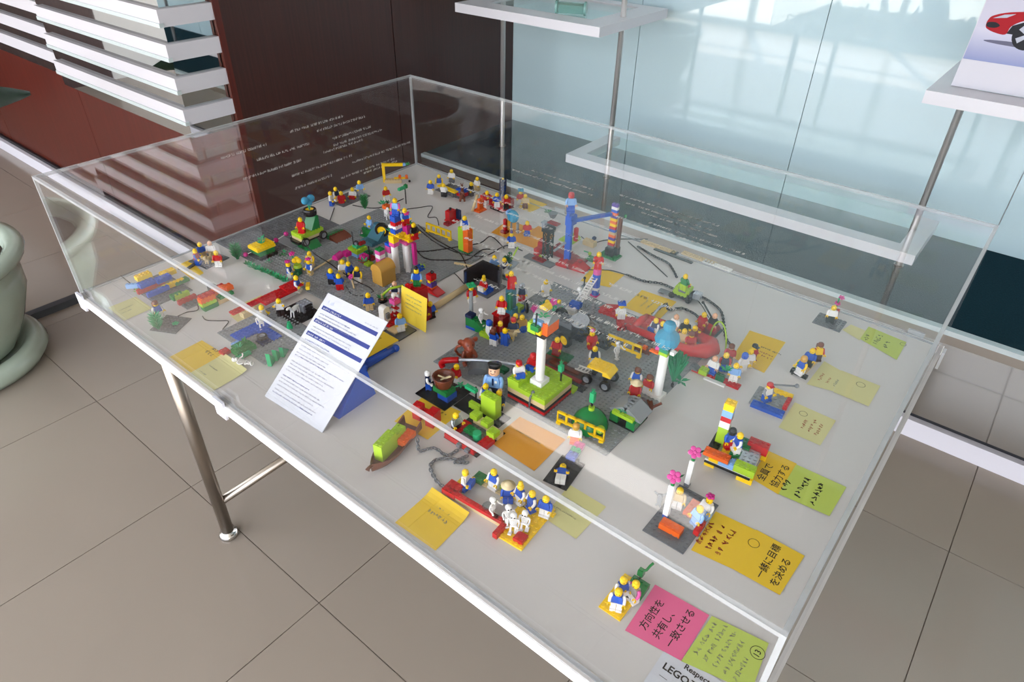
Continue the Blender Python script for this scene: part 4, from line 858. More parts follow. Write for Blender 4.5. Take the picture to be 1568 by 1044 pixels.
# red tower with the leaning note
bld('red_tower', 'bright red block tower behind the leaning yellow note', 'toy tower', (641, 486), [('b', 0, 0, 0, 4, 4, 3, 'red'), ('b', 0, 0, 3, 4, 4, 7, 'red'), ('b', 0, 0, 10, 4, 4, 8, 'red'), ('b', 0, 0, 18, 4, 4, 5, 'red'), ('b', -1, -1.4, 23, 2, 1, 2, 'red'), ('t', 2.4, 0, 0, 1, 4, 9, 'dred')], 0, .0005)
t0 = un(641, 486)
figw(on(t0, -.2, .6, 23), 'blue figure with green legs seated on the red tower', 'blue', 'green', -10, arms='lblue', hat=('stud', 'black'))
A2 = un(613, 490), un(651, 512)
nt_ = empty('sticky_note', ((A2[0].x+A2[1].x)/2, (A2[0].y+A2[1].y)/2, TZ), math.atan2(A2[1].y-A2[0].y, A2[1].x-A2[0].x), 'yellow sticky note standing upright against the red tower', 'sticky note')
W3 = (A2[1]-A2[0]).length
pz = ob('paper', cached(('upnote',), lambda bm: bx(bm, -W3/2, W3/2, -.0003, .0003, .003, .079) and 0), mat('note_bright', 'f5d43c', .75), nt_, (0, .002, 0), (-.12, 0, 0))
for i in range(4): ob('handwriting', cached(('upw', i), lambda bm: scribble(bm, W3*.6, .004, i+7, .0005)), 'grey_ink', pz, (-W3*.32, -.0006, .062-.009*i), (PI/2, 0, 0))
bld('red_ramp', 'red slope with a stack of red, yellow and purple figure parts', 'toy part', (664, 446), [('s', 1, 0, 0, 4, 3, 3, 'red'), ('b', -.6, 0, 0, 2, 2, 4, 'orange'), ('b', -.6, 0, 4, 2, 2, 3, 'purple'), ('b', -.6, 0, 7, 1, 2, 2, 'yellow'), ('b', -.6, 0, 9, 2, 2, 4, 'red'), ('o', -.6, .4, 14, .5, 'black')], 0, CZ)
fig(660, 486, 'blue figure with black legs behind the leaning yellow note', 'blue', 'black', 30, 0)
lg = bld('wooden_log', 'round tan wooden log lying on the white table', 'log', (690, 459), [('r', [(0, -6.5, 2.4), (0, 7.0, 2.4)], .85, 'tan', 'log_body'), ('r', [(0, -6.9, 2.4), (0, -6.5, 2.4)], .55, 'straw', 'log_end')], 3)
bld('wooden_stick', 'short tan stick beside the black tent', 'log', (712, 409), [('r', [(-3.2, -1, 1.4), (3.4, 1.5, 1.4)], .45, 'tan', 'log_body')])
# blue tray with yellow note
ty = bld('blue_tray', 'blue frame tray with rounded feet under a yellow note', 'toy tray', (567, 542), [('t', 0, 0, 0, 7, 6, 3, 'blue'), ('r', [(3.6, -5.2, 2), (3.6, 5.0, 2)], .75, 'blue', 'side_bar'), ('r', [(-3.6, -4.2, 2), (-3.6, 4.6, 2)], .6, 'blue', 'side_bar'), ('o', 3.7, -5, 2, .95, 'blue'), ('o', 3.7, 4.8, 2, .95, 'blue')], 0)
n_, c = note('yellow sticky note lying on the blue tray', 'note_yellow', [(516, 520), (566, 495), (611, 521), (561, 549)], .0105, curl=.0); wr(n_, 90, [.036], 'ink', -.014, -.016, .008, .012)

# ================================================================ BACK OF THE TABLE
fp = un(697, 293); baseplate('dark grey plate with the yellow table party by the back wall', fp.x, fp.y, 12, 8, 'dgrey')
fig(660, 296, 'blue figure with white legs at the end of the yellow board', 'blue', 'white', -20, BZ)
fig(673, 287, 'blue figure behind the yellow board', 'blue', 'white', -10, BZ, arms='yellow')
fig(692, 279, 'white figure with dark legs standing behind the blue brick', 'white', 'dgrey', -20, BZ)
fig(680, 301, 'white cloaked figure in front of the yellow board', 'white', 'black', 160, BZ)
fig(722, 299, 'black clad figure beside the brown dragon', 'black', 'dgrey', -60, BZ)
fig(731, 291, 'tall white figure at the end of the dark party plate', 'white', 'tan', -40, .006)
bld('yellow_board', 'long yellow board propped as a table', 'toy table', (686, 298), [('t', 0, 0, 5, 9, 2, 1, 'yellow'), ('b', -2.6, 0, 0, 1, 1, 5, 'dgrey'), ('b', 2.6, 0, 0, 1, 1, 5, 'dgrey'), ('b', 4.6, 2.6, 1, 3, 3, 3, 'red'), ('b', 4.4, 2.6, 4, 3, 3, 3, 'blue')], -4, BZ)
blob('brown_dragon', 'upright reddish brown toy dragon between board and column', 'toy animal', (708, 308), 'brown', [('e', (0, 0, .02), (.0065, .007, .014)), ('t', [(0, 0, .03), (0, .001, .042)], .0045), ('e', (.003, 0, .044), (.0065, .0042, .0045)), ('t', [(.002, .004, .028), (.010, .006, .022)], .002), ('t', [(.002, -.004, .028), (.010, -.006, .022)], .002), ('t', [(0, .005, .012), (.003, .006, 0)], .0032), ('t', [(0, -.005, .012), (.003, -.006, 0)], .0032), ('t', [(-.004, 0, .012), (-.014, 0, .004), (-.022, 0, .004)], .0026), ('t', [(-.002, .002, .046), (-.003, .003, .052)], .0014), ('t', [(-.002, -.002, .046), (-.003, -.003, .052)], .0014)], -50, BZ)
bld('orange_post', 'orange post on an orange foot with a slanting tan leg', 'toy part', (735, 322), [('b', 0, 0, 0, 3, 4, 1, 'orange'), ('b', -.2, .4, 1, 1, 2, 9, 'orange'), ('r', [(-1.5, -2.2, 0), (-1.2, .2, 13)], .5, 'tan', 'leg'), ('t', 1, 2.6, 0, 1, 2, 8, 'white')], 0)
bld('red_sledge', 'red boat shaped sledge with a row of passengers', 'toy boat', (761, 318), [('t', 0, 0, 0, 9, 4, 1, 'black'), ('b', 0, 0, 1, 9, 3, 3, 'red'), ('s', -5, 0, 2, 3, 3, 6, 'red'), ('b', 2.6, 2.6, 1, 4, 2, 8, 'dred')], -4)
fig(746, 313, 'red figure at the high end of the red sledge', 'red', 'red', 40, .012, up_=(.9, .9))
fig(761, 316, 'blue figure with white legs riding the red sledge', 'blue', 'white', 0, .012)
fig(775, 319, 'black legged red figure riding the red sledge', 'red', 'black', 0, .012)
bld('blue_lattice', 'slim black and blue lattice post by the back panel', 'toy tower', (770, 301), [('k', 0, 0, 0, 16, 'navy', 1.4), ('t', .2, .2, 0, 1, 1, 10, 'blue'), ('o', 0, 0, 16.4, .4, 'yellow')])
bld('red_box', 'red box with a black cap and cord plug', 'toy part', (692, 338), [('b', 0, 0, 0, 4, 3, 1, 'red'), ('b', -.5, 0, 1, 2, 3, 8, 'red'), ('c', -.5, 0, 9, .4, 2, 'black'), ('b', .6, 2.4, 0, 2, 1, 8, 'navy'), ('b', 1, -3, 0, 2, 2, 2, 'tred')], 0)
bld('lime_orange_column', 'square column of one lime half and one orange half', 'toy tower', (713, 388), [('b', -1, 0, 0, 2, 2, 3, 'green'), ('b', -1, 0, 3, 2, 2, 18, 'lime'), ('b', 1, 0, 0, 2, 2, 3, 'dgreen'), ('b', 1, 0, 3, 2, 2, 18, 'orange'), ('s', -.6, 2, 8, 2, 2, 10, 'yellow', -PI/2)], 0)
t1 = un(713, 388); figw(on(t1, 0, 0, 21), 'blue figure with white legs seated on the lime and orange column', 'blue', 'white', 10, arms='white', pose='sit')
n_, c = note('orange sticky note under the large cyan gem', 'note_orange', [(752, 356), (778, 337), (850, 361), (826, 383)]); wr(n_, 0, [.05, .06], 'red_ink', -.035, .012, .006)
note('orange sticky note next to the black pylon', 'note_orange', [(800, 362), (824, 346), (848, 354), (826, 374)], .0009)
note('yellow sticky note near the back panel', 'note_yellow', [(794, 318), (802, 300), (838, 313), (812, 325)])
bld('cyan_gem', 'large cyan gem disc on grey posts with a red slide', 'toy gem', (785, 358), [('c', -.6, 0, 0, .3, 9, 'dgrey'), ('c', .9, 1.3, 0, .45, 9, 'bgrey'), ('b', -2.4, -1, 0, 2, 2, 2, 'dred'), ('b', -2.6, -.6, 2, 1, 1, 9, 'red'), ('b', -1.6, .6, 15, 2, 2, 3, 'lblue')])
gg = un(785, 358); o_ = ob('gem', cached(('gem',), lambda bm: ell(bm, (0, 0, 0), (.0165, .0125, .0165), 12, 8) or 0), 'tblue', bpy.data.objects['cyan_gem'], (0, 0, 15*P))
fig(783, 378, 'blue legged yellow figure in front of the cyan gem', 'blue', 'white', 0, .006, hat=('stud', 'purple'))
fig(807, 360, 'red figure with blue legs on an orange note', 'red', 'blue', 0, .0012, head='yellow')
fig(797, 312, 'red figure wearing a cyan block behind the cyan gem', 'red', 'white', 0, .0012, hat=('brick', 'tblue'))
fig(804, 318, 'tan figure behind the cyan gem', 'tan', 'brown', 0, .0006)
bld('black_pylon', 'black lattice pylon with a dark bowl on top', 'toy tower', (838, 395), [('k', 0, 0, 0, 22, 'black', 2), ('b', 0, 0, 22, 3, 3, 3, 'black'), ('t', -1, -1, 25, 1, 1, 4, 'silver')], 0)
bld('dish_stand', 'dark dish with mint leaves on a white rack', 'toy part', (846, 340), [('c', 0, 0, 4, .8, 4, 'dgrey', 1.6), ('c', 0, 0, 0, .4, 4, 'bgrey'), ('l', -2, 0, 7, 'green', 6, 1.8), ('t', 0, -2, 0, 5, 2, 1, 'silver'), ('t', 2, -2, 2, 4, 2, 1, 'tred')], 0)
bld('red_wedges', 'row of dark red and red wedge bricks round the black pylon', 'toy bricks', (846, 392), [('b', -3.5, -2, 0, 2, 3, 6, 'red'), ('s', -3.6, 1.2, 0, 4, 3, 8, 'red', .3), ('b', -2.6, -.6, 0, 2, 4, 3, 'dred'), ('s', 3, 2.6, 0, 8, 4, 6, 'dred'), ('t', -1, -5, 0, 10, 3, 1, 'dgrey'), ('b', -1.2, -5, 1, 4, 2, 1, 'dred'), ('b', -2, -2.6, 0, 1, 2, 2, 'lime')], 0)
bld('red_hull', 'dark red hull of sloping bricks at the foot of the blue mast', 'toy boat', (876, 408), [('s', 3, 0, 0, 4, 4, 5, 'red'), ('s', -3, 0, 0, 4, 4, 5, 'red', PI), ('b', 0, 0, 0, 2, 4, 5, 'dred'), ('s', 1, 3, 0, 6, 3, 5, 'dred', PI/2)], 8)
bm_ = bld('blue_mast', 'blue beam mast with a long blue arm pointing right', 'toy crane', (866, 404), [('m', 0, 0, 3, 15, 'blue', (0, 0, 0)), ('m', .95, 0, 3, 13, 'blue', (0, 0, 0)), ('b', .2, 1, 31, 2, 3, 7, 'blue'), ('b', 1.4, 2.2, 18, 1, 1, 10, 'red'), ('r', [(-3, -2, 10), (-.2, -.4, 18)], .4, 'bgrey', 'strut')])
va = un(868, 404); e0 = Vector((va.x, va.y, TZ+37*P)); e1 = un(938, 390); e1 = Vector((e1.x, e1.y, TZ+.118))
d_ = (e1-e0); o_ = ob('beam', beam_me(int(d_.length/U)-2), 'blue', bm_, (0, 0, 0)); o_.parent = bm_
o_.location = Vector((.004, .008, 34*P)); o_.rotation_mode = 'QUATERNION'; o_.rotation_quaternion = d_.to_track_quat('Z', 'Y')
figw(Vector((va.x-.002, va.y+.002, TZ+41*P)), 'blue figure with a big red helmet on top of the blue mast', 'lblue', 'blue', 10, hat=('helmet', 'red'), s=1.15, head='flesh')
bld('lime_ramp', 'lime round ramp over a white block near the blue mast', 'toy part', (872, 374), [('b', 0, 0, 0, 4, 4, 4, 'white'), ('a', 0, 0, 4, 5, 5, 3, 'lime'), ('b', 5, 3.6, 0, 4, 2, 4, 'tan'), ('b', 5.6, 5, 4, 1, 1, 2, 'navy')])
tw = ['dgrey', 'red', 'yellow', 'purple', 'orange', 'tan', 'blue', 'red', 'yellow', 'orange', 'yellow', 'purple', 'orange', 'blue', 'white', 'purple']
bld('striped_tower', 'tall thin tower of many coloured bricks beside a brown pole', 'toy tower', (934, 392), [('b', 0, 0, 0, 6, 4, 1, 'green'), ('s', .9, 0, 1, 1, 2, 6, 'black'), ('s', -.9, 0, 1, 1, 2, 6, 'black', PI), ('b', 0, 0, 1, 1, 2, 6, 'black')]+[('b', 0, 0, 7+2.2*i, 2, 1, 2.2, c) for i, c in enumerate(tw)]+[('t', 1.4, 1.4, 5, 1, 1, 26, 'brown'), ('b', 1.4, 1.4, 0, 1, 2, 7, 'black'), ('c', 2.2, 2.6, 31, .4, 2, 'green')], 0)
bld('green_leaf_plate', 'small flat green plate with a lime knob', 'toy part', (908, 398), [('t', 0, 0, 0, 4, 3, 1, 'green'), ('o', -2, 1.2, 2.4, .55, 'lime'), ('r', [(-4, 1, 3), (-2, 1.2, 3)], .2, 'mint')])
bld('totem_column', 'totem of red, pink, blue and white round bricks', 'toy tower', (911, 452), [('b', 0, 0, 0, 2, 2, 1, 'magenta'), ('c', 0, 0, 1, 1, 4, 'blue'), ('c', 0, 0, 5, 1, 2, 'white'), ('c', 0, 0, 7, 1.1, 10, 'blue'), ('c', 0, 0, 17, 1.1, 4, 'pink')])
tt = un(911, 452); figw(on(tt, 0, 0, 21), 'red figure standing on the totem column', 'red', 'red', 0)
ld = un(880, 470)
lad = bld('white_ladder', 'white toy ladder slanting up to the totem column', 'toy ladder', (872, 486), [])
l0, l1 = un(872, 486, TZ+.003), un(911, 452); l1.z = TZ+.050; dv = (l1-l0); ll = ob('ladder_frame', ladder_me(int(dv.length/.007)), 'white', lad, (0, 0, .003)); ll.rotation_mode = 'QUATERNION'; ll.rotation_quaternion = dv.to_track_quat('X', 'Z')
sk = skel(893, 458, 'white skeleton climbing the slanting ladder', 150, .025, lean=-.5, s=1.1)
bld('blue_white_block', 'blue and white bricks at the foot of the ladder', 'toy bricks', (876, 478), [('b', 0, 0, 0, 3, 3, 4, 'white'), ('b', .6, .6, 4, 3, 2, 3, 'blue')], 10, BZ)
for i, (a, b, n_, cl, lab) in enumerate(((1008, 379, 12, 'tan', 'tan studded plate along the back panel left of the black bar'), (1070, 396, 11, 'tan', 'tan studded plate along the back panel right of the black bar'), (1098, 408, 9, 'white', 'clear white studded plate at the end of the back row'))):
    bld('studded_plate', lab, 'toy plate', (a, b), [('b', 0, 0, 0, n_, 2, 1, cl)], -2, 0)
bld('black_strip', 'long black bar lying before the tan plates', 'toy plate', (1042, 394), [('t', -2, -1, 0, 13, 1, 1, 'black'), ('t', -2.6, .8, 0, 2, 2, 1, 'black')], -2)
bld('lime_truck', 'small lime and black truck with chains', 'toy truck', (1045, 455), [('b', 0, 0, 1.5, 6, 4, 1, 'black'), ('b', -.5, 0, 2.5, 4, 3, 3, 'lime'), ('b', -1.6, 0, 5.5, 1, 3, 3, 'lime'), ('b', 1.6, 0, 5.5, 1, 3, 3, 'lime'), ('b', 0, -.4, 5.5, 2, 2, 2, 'dgrey'), ('t', 0, .6, 8, 3, 1, 1, 'red'), ('w', 2.4, -2.2, 2.4, .85, .7, 'black'), ('w', 2.4, 2.2, 2.4, .85, .7, 'black'), ('w', -2.4, -2.2, 2.4, .85, .7, 'black'), ('w', -2.4, 2.2, 2.4, .85, .7, 'black'), ('b', 4, 0, 3, 2, 2, 4, 'silver'), ('t', -5, -1, .6, 3, 2, 1, 'dgrey')], 4)
fig(1046, 444, 'green jacketed figure riding the lime truck', 'green', 'lime', 150, .027)
n_, c = note('yellow sticky note between the totem column and the lime truck', 'note_yellow', [(955, 470), (983, 444), (1036, 462), (1008, 491)]); wr(n_, 90, [.03, .03], 'grey_ink', -.02, .01, .004)
note('yellow sticky note behind the totem column', 'note_yellow', [(889, 430), (908, 408), (956, 421), (934, 440)])
bld('grey_axle', 'grey bar with a loop standing beside the red boat', 'toy part', (997, 487), [('r', [(0, 0, 0), (.4, 3.2, 5), (1.5, 4.4, 6)], .35, 'silver', 'bar')], 0)

# ================================================================ CORDS AND CHAINS
cord('toy_rope', 'long black cord from the green car across the crowd', 'rope', [(462, 352), (468, 372), (481, 388), (503, 402), (526, 418), (545, 430), (566, 440), (572, 446)], .0009, .012, hs={0: .045, 1: .03})
cord('toy_rope', 'thin black cord around the red box and brown dragon', 'rope', [(672, 345), (668, 333), (655, 332), (662, 316), (640, 318), (610, 322)], .0008)
cord('toy_rope', 'thin black cord running along the yellow railing to the tent', 'rope', [(640, 344), (665, 365), (700, 385), (708, 393), (716, 412)], .0011, .006)
cord('toy_rope', 'thin black cord fanning out right of the castle', 'rope', [(632, 385), (660, 384), (700, 378), (735, 372), (752, 362), (772, 380)], .0011, .006)
cord('toy_rope', 'thin black cord sagging past the castle pillars', 'rope', [(630, 370), (650, 395), (690, 398), (715, 398), (740, 382), (765, 384)], .0011, .006)
cord('toy_rope', 'thin black cord from the wooden log to the tent', 'rope', [(655, 432), (672, 420), (692, 416), (712, 436)], .0008)
cord('toy_rope', 'thin black cord looping before the printed sheet', 'rope', [(530, 438), (538, 450), (555, 453), (572, 446)], .0008, CZ)
cord('toy_rope', 'black cord joining the chain behind the totem column', 'rope', [(868, 411), (905, 413), (935, 414), (960, 421)], .0009)
cord('toy_rope', 'thin black cord lying left of the lime truck', 'rope', [(962, 370), (985, 390), (1005, 408), (1022, 424)], .0008)
cord('toy_rope', 'black cord tangled at the foot of the striped tower', 'rope', [(890, 362), (905, 372), (925, 368), (948, 366), (975, 366), (992, 366)], .0009)
cord('toy_rope', 'thin black cord from the lime truck to the lime hoop', 'rope', [(1064, 455), (1075, 468), (1085, 486)], .0007)
cord('toy_chain', 'black chain from the yellow note to the lime truck', 'chain', [(961, 421), (985, 430), (1012, 434), (1032, 442)], chain=True)
cord('toy_chain', 'black chain from the lime truck to the dark figures', 'chain', [(1063, 449), (1085, 460), (1103, 475), (1108, 492), (1111, 515), (1116, 525)], chain=True)
cord('toy_chain', 'black chain curling behind the red boat', 'chain', [(1000, 480), (1020, 465), (1024, 474), (1045, 472), (1068, 484), (1071, 500)], chain=True)
cord('toy_chain', 'black chain from the striped tower to the lime truck', 'chain', [(978, 378), (1000, 391), (1022, 402), (1030, 412), (1036, 424)], chain=True)
cord('toy_chain', 'dark grey chain from the brown ship to the red brick island', 'chain', [(639, 674), (643, 690), (665, 686), (684, 697), (700, 689)], chain=True, colour='dgrey', hs={0: .02})
cord('toy_chain', 'dark grey chain from the red brick island to the long raft', 'chain', [(713, 699), (697, 707), (714, 708), (690, 702), (668, 704), (659, 715), (668, 735), (682, 748)], chain=True, colour='dgrey')

cord('toy_rope', 'thin black cord crossing behind the lime and orange column', 'rope', [(640, 350), (668, 372), (705, 388), (742, 392), (775, 376), (800, 384)], .0010, .005)
cord('toy_rope', 'thin black cord running from the picnic plate to the castle', 'rope', [(512, 318), (508, 330), (505, 338)], .0009, .0012)
cord('toy_rope', 'thin black cord between the round tree and the white horse', 'rope', [(540, 314), (562, 318), (580, 318), (600, 312), (618, 304)], .0009, .0014)
# ================================================================ TOWN BASEPLATE: LEFT SIDE
tn = bld('black_tent', 'black open box tent with grey posts', 'toy tent', (742, 440), [('t', 0, 0, 0, 9, 8, 1, 'dgrey'), ('t', -1, 4, 1, 7, 1, 12, 'black'), ('t', -4, 0, 1, 1, 7, 12, 'black'), ('c', 3.4, 2.2, 1, .4, 13, 'tsmoke'), ('c', -3.6, -3.6, 1, .35, 12, 'navy')])
fig(741, 443, 'red figure with white legs sitting on a blue brick in the tent', 'red', 'white', -40, .012, pose='sit', hat=('stud', 'yellow'))
bld('blue_brick', 'blue brick seat inside the black tent', 'toy bricks', (744, 446), [('b', 0, 0, 0, 3, 3, 3, 'blue')], 0, .0033)
bld('grey_pillar', 'tall grey pillar on a clear and blue green foot', 'toy tower', (722, 488), [('c', 0, 0, 0, .5, 20, 'bgrey'), ('b', 0, 0, -.5, 2, 2, 1, 'tclear')], 0, .012)
bld('pillar_foot', 'green and blue brick wall with lime slope beside the skeleton', 'toy bricks', (731, 502), [('b', -1, -.6, 0, 3, 2, 2, 'blue'), ('b', -1, -.6, 2, 3, 2, 6, 'green'), ('b', -1.6, -.6, 8, 2, 2, 2, 'navy'), ('s', 2.2, -.6, 0, 4, 2, 7, 'green'), ('s', 5, -1, 0, 5, 3, 3, 'lime'), ('b', .6, 1.6, 0, 3, 2, 3, 'dgreen')], 4, BZ)
fig(722, 462, 'red figure with mint leaves perched on the grey pillar', 'red', 'white', 20, .03, hat=('brick', 'mint'))
skel(737, 497, 'white skeleton archer beside the green wall', 60, .014)
bld('red_pillar', 'dark red round pillar under a red figure', 'toy tower', (768, 500), [('b', 0, 0, 0, 3, 3, 9, 'dred'), ('b', -1, 0, 9, 2, 3, 1, 'red')], 0, BZ)
figw(un(768, 500)+Vector((0, 0, 10*P+BZ)), 'red figure with white legs holding a silver sword on the red pillar', 'red', 'white', -10)
bld('teal_pillar', 'see-through teal pillar with a green stripe', 'toy tower', (782, 478), [('b', 0, 0, 0, 3, 3, 4, 'tblue'), ('b', 0, 0, 4, 2, 2, 14, 'tteal'), ('t', .6, -1.1, 4, 1, 1, 13, 'tgreen')], 0, BZ)
figw(un(782, 478)+Vector((0, 0, 18*P+BZ)), 'red robed figure with a lime pole on the teal pillar', 'red', 'red', 0, up_=(1.8, 0))
bld('grey_oval', 'dark grey oval shield and lime leaf plates', 'toy part', (806, 478), [('w', 0, 0, 4.5, 1.8, .5, 'dgrey', -.7), ('b', -2, -.6, 0, 2, 2, 4, 'lime'), ('b', -2, .4, 0, 3, 3, 1, 'blue')], 0, BZ)
fig(799, 459, 'silver helmeted knight with red legs behind the oval shield', 'navy', 'red', 0, .006, hat=('helmet', 'silver'), arms='silver')
fig(835, 452, 'white figure with yellow hair near the pink flower', 'white', 'white', 20, .004, head='yellow')
fig(766, 517, 'brown robed figure with yellow head in the left crowd', 'dred', 'brown', -20, BZ)
fig(749, 516, 'white figure in a blue helmet in the left crowd', 'white', 'white', 120, BZ, hat=('helmet', 'blue'), head='yellow')
fig(756, 528, 'blue and brown figure with white legs in the left crowd', 'blue', 'white', 150, BZ, hat=('hair', 'brown'))
fig(773, 528, 'yellow haired blue figure at the front of the left crowd', 'blue', 'blue', 150, BZ)
fig(789, 505, 'yellow headed figure in brown at the back of the left crowd', 'brown', 'brown', 0, BZ)
fig(786, 512, 'navy figure with a red cap on the tan horse', 'navy', 'tan', 0, .008, hat=('cap', 'red'))
fig(799, 507, 'yellow figure with blue legs right of the left crowd', 'gold', 'blue', 20, BZ)
blob('tan_horse', 'grey tan toy horse carrying the red capped rider', 'toy animal', (780, 520), 'tan', [('e', (0, 0, .013), (.012, .005, .006)), ('t', [(.009, 0, .015), (.013, 0, .024)], .0034), ('e', (.017, 0, .024), (.006, .003, .003)), ('t', [(.008, .003, .011), (.008, .003, 0)], .002), ('t', [(.008, -.003, .011), (.009, -.003, 0)], .002), ('t', [(-.008, .003, .011), (-.008, .003, 0)], .002), ('t', [(-.008, -.003, .011), (-.009, -.003, 0)], .002)], 20, BZ)
bld('pink_bloom', 'pink flower head on a yellow and mint stalk behind the house pillar', 'toy flowers', (846, 486), [('f', 0, 0, 12, 'magenta', 1.1, .9, .2), ('c', 0, 0, 0, .25, 12, 'mint'), ('l', .6, .6, 6, 'mint', 5, 2.2, .1), ('o', -1.2, -1, 12, .6, 'yellow'), ('o', 1.1, 1, 12, .6, 'yellow')], 0, BZ)
bld('pink_bloom', 'pink flower head on a short tan stalk left of the house', 'toy flowers', (818, 490), [('f', 0, 0, 9, 'magenta', 1.1, .9, .2), ('c', 0, 0, 0, .25, 9, 'tan'), ('b', 1, 2, 8, 1, 3, 1, 'gold'), ('l', 1, 2, 10, 'dgreen', 6, 1.6, .4)], 0, BZ)
bld('grey_lamp', 'small grey round lamp with black knob behind the ladder', 'toy part', (894, 441), [('c', 0, 0, 0, .9, 2, 'silver'), ('c', 0, 0, 2, .2, 6, 'black'), ('o', 0, 0, 8, .4, 'black')])
bld('green_slab', 'upright dark green slab with a lime rod behind the tent', 'toy part', (777, 405), [('b', 0, 0, 0, 1, 4, 8, 'dgreen'), ('r', [(1.2, .2, 5), (2.4, 1.8, 14)], .25, 'lime', 'rod'), ('t', .6, 0, 0, 4, 5, 1, 'silver')], 10)
fig(757, 414, 'light blue figure on the clear ledge behind the tent', 'lblue', 'silver', 0, .004)
fig(772, 418, 'navy figure with white arms reaching for the lime rod', 'navy', 'white', 60, .006, arms='white', up_=(1.2, .4))
bld('clear_ledge', 'long clear ledge of bricks running behind the black tent', 'toy part', (758, 420), [('t', 0, 0, 0, 12, 2, 2, 'tclear')], 4)
# hose, monkey, policeman, bucket
hose = [(678, 560), (676, 545), (686, 535), (700, 532)]
cord('red_hose', 'thick red curved hose behind the wooden bucket', 'hose', [(678, 562), (676, 556), (682, 552), (702, 551)], .0042, .0, 'red', hs={0: .004, 1: .012, 2: .022, 3: .026})
cord('grey_hose', 'ribbed grey hose arching from the red hose to the pedestal', 'hose', [(702, 551), (730, 551), (765, 554), (798, 560)], .0023, .026, 'silver', hs={0: .026, 1: .028, 2: .027, 3: .024})
blob('brown_monkey', 'reddish brown toy monkey with a curled tail', 'toy monkey', (717, 552), mat('monkey', '8a3a1c', .4), [('e', (0, 0, .016), (.0085, .0085, .013)), ('e', (.004, 0, .038), (.0115, .011, .0115)), ('e', (.014, 0, .035), (.006, .0065, .0055)), ('e', (.001, .013, .043), (.0025, .0055, .0055)), ('e', (.001, -.013, .043), (.0025, .0055, .0055)), ('t', [(.003, .008, .024), (.008, .012, .014), (.012, .009, .008)], .0032), ('t', [(.003, -.008, .024), (.008, -.012, .014), (.012, -.009, .008)], .0032), ('t', [(.001, .006, .008), (.010, .010, .004), (.016, .010, .002)], .004), ('t', [(.001, -.006, .008), (.010, -.010, .004), (.016, -.010, .002)], .004), ('t', [(-.004, -.004, .006), (-.010, -.014, .010), (-.008, -.020, .022), (-.003, -.018, .032), (.0, -.012, .035)], .0026)], -30, BZ, 1.1, .0014, eyes=[(.0145, .0042, .042), (.0145, -.0042, .042)])
bld('dark_rock', 'dark grey round rock beside the policeman', 'toy rock', (734, 566), [('a', 0, 0, 0, 5, 4, 5, 'dgrey', .6), ('b', 4.6, 3.2, 0, 2, 2, 2, 'dgreen')], 0, BZ)
fig(756, 606, 'large policeman doll in a light blue shirt and black cap', 'lblue', 'navy', -15, BZ, head='flesh', hat=('police', 'black'), s=1.62, cat='toy figure', name='policeman_doll')
ph = [c for c in bpy.data.objects['policeman_doll'].children if c.name.startswith('head')][0]; ph.scale = (1.2, 1.2, 1.15); ph.rotation_euler = (-.35, 0, 0)
pd = bpy.data.objects['policeman_doll']
ob('tie', cached(('tie',), lambda bm: bx(bm, -.0009, .0009, -.0044, -.004, .018, .0272) and 0), 'navy', pd); ob('badge', cached(('badge',), lambda bm: bx(bm, .002, .0046, -.0044, -.004, .0215, .0245) and 0), 'white', pd)
kp = un(680, 601); baseplate('black plate under the wooden bucket', kp.x, kp.y, 9, 9, 'black', z=.0006)
bld('bucket_stand', 'green and blue brick stand below the wooden bucket', 'toy bricks', (681, 607), [('b', .6, .2, 0, 3, 3, 4, 'blue'), ('b', 0, 0, 4, 4, 3, 3, 'green')], 0, BZ)
bk = bldw('wooden_bucket', 'brown wooden bucket filled with small bones', 'toy bucket', un(681, 607)+Vector((0, 0, BZ+7*P)), []); bk.scale = (1.25, 1.25, 1.15)
ob('staves', cached(('bkt',), lambda bm: lathe(bm, [(0, 0), (.010, 0), (.0125, .003), (.0155, .018), (.016, .020), (.0145, .020), (.013, .016), (.0115, .010), (0, .010)], 18) or 1), 'brown', bk)
ob('bone', cached(('bone',), lambda bm: tube(bm, [(-.008, -.003, .018), (.002, .002, .0145), (.010, .004, .021)], .0012) or 0), 'straw', bk)
ob('bone', cached(('bone2',), lambda bm: tube(bm, [(0, -.006, .016), (.004, .008, .016)], .0012) or 0), 'straw', bk)
fig(656, 594, 'navy figure with a white skull head left of the bucket', 'navy', 'blue', 80, BZ, head='white', arms='white')
fig(700, 584, 'red figure with white legs pouring behind the bucket', 'red', 'white', -40, BZ, up_=(1.0, .6))
# lime brick plate in front of the policeman
kp = un(738, 631); baseplate('narrow black plate with the tall lime brick', kp.x, kp.y, 12, 5, 'black', z=.0004)
bld('lime_bricks', 'tall lime brick and a small lime brick on the narrow black plate', 'toy bricks', (748, 634), [('b', .4, .4, 0, 4, 2, 13, 'lime'), ('b', -3.2, -.6, 0, 3, 1, 4, 'lime')], 0, BZ+.0004)
fig(744, 614, 'blue figure with white arms behind the tall lime brick', 'blue', 'white', 0, BZ, arms='white')
fig(764, 625, 'yellow headed figure hidden at the corner of the lime brick', 'navy', 'black', -10, BZ)
bld('mint_flag', 'mint flag on a black pole beside the tall lime brick', 'toy flag', (729, 612), [('r', [(0, 0, 0), (0, 0, 9)], .22, 'black', 'pole'), ('b', -.4, -1.0, 8, 3, 1, 2, 'mint'), ('l', -3, -1.6, 8.6, 'mint', 5, 1.5, .1)], 0, BZ)
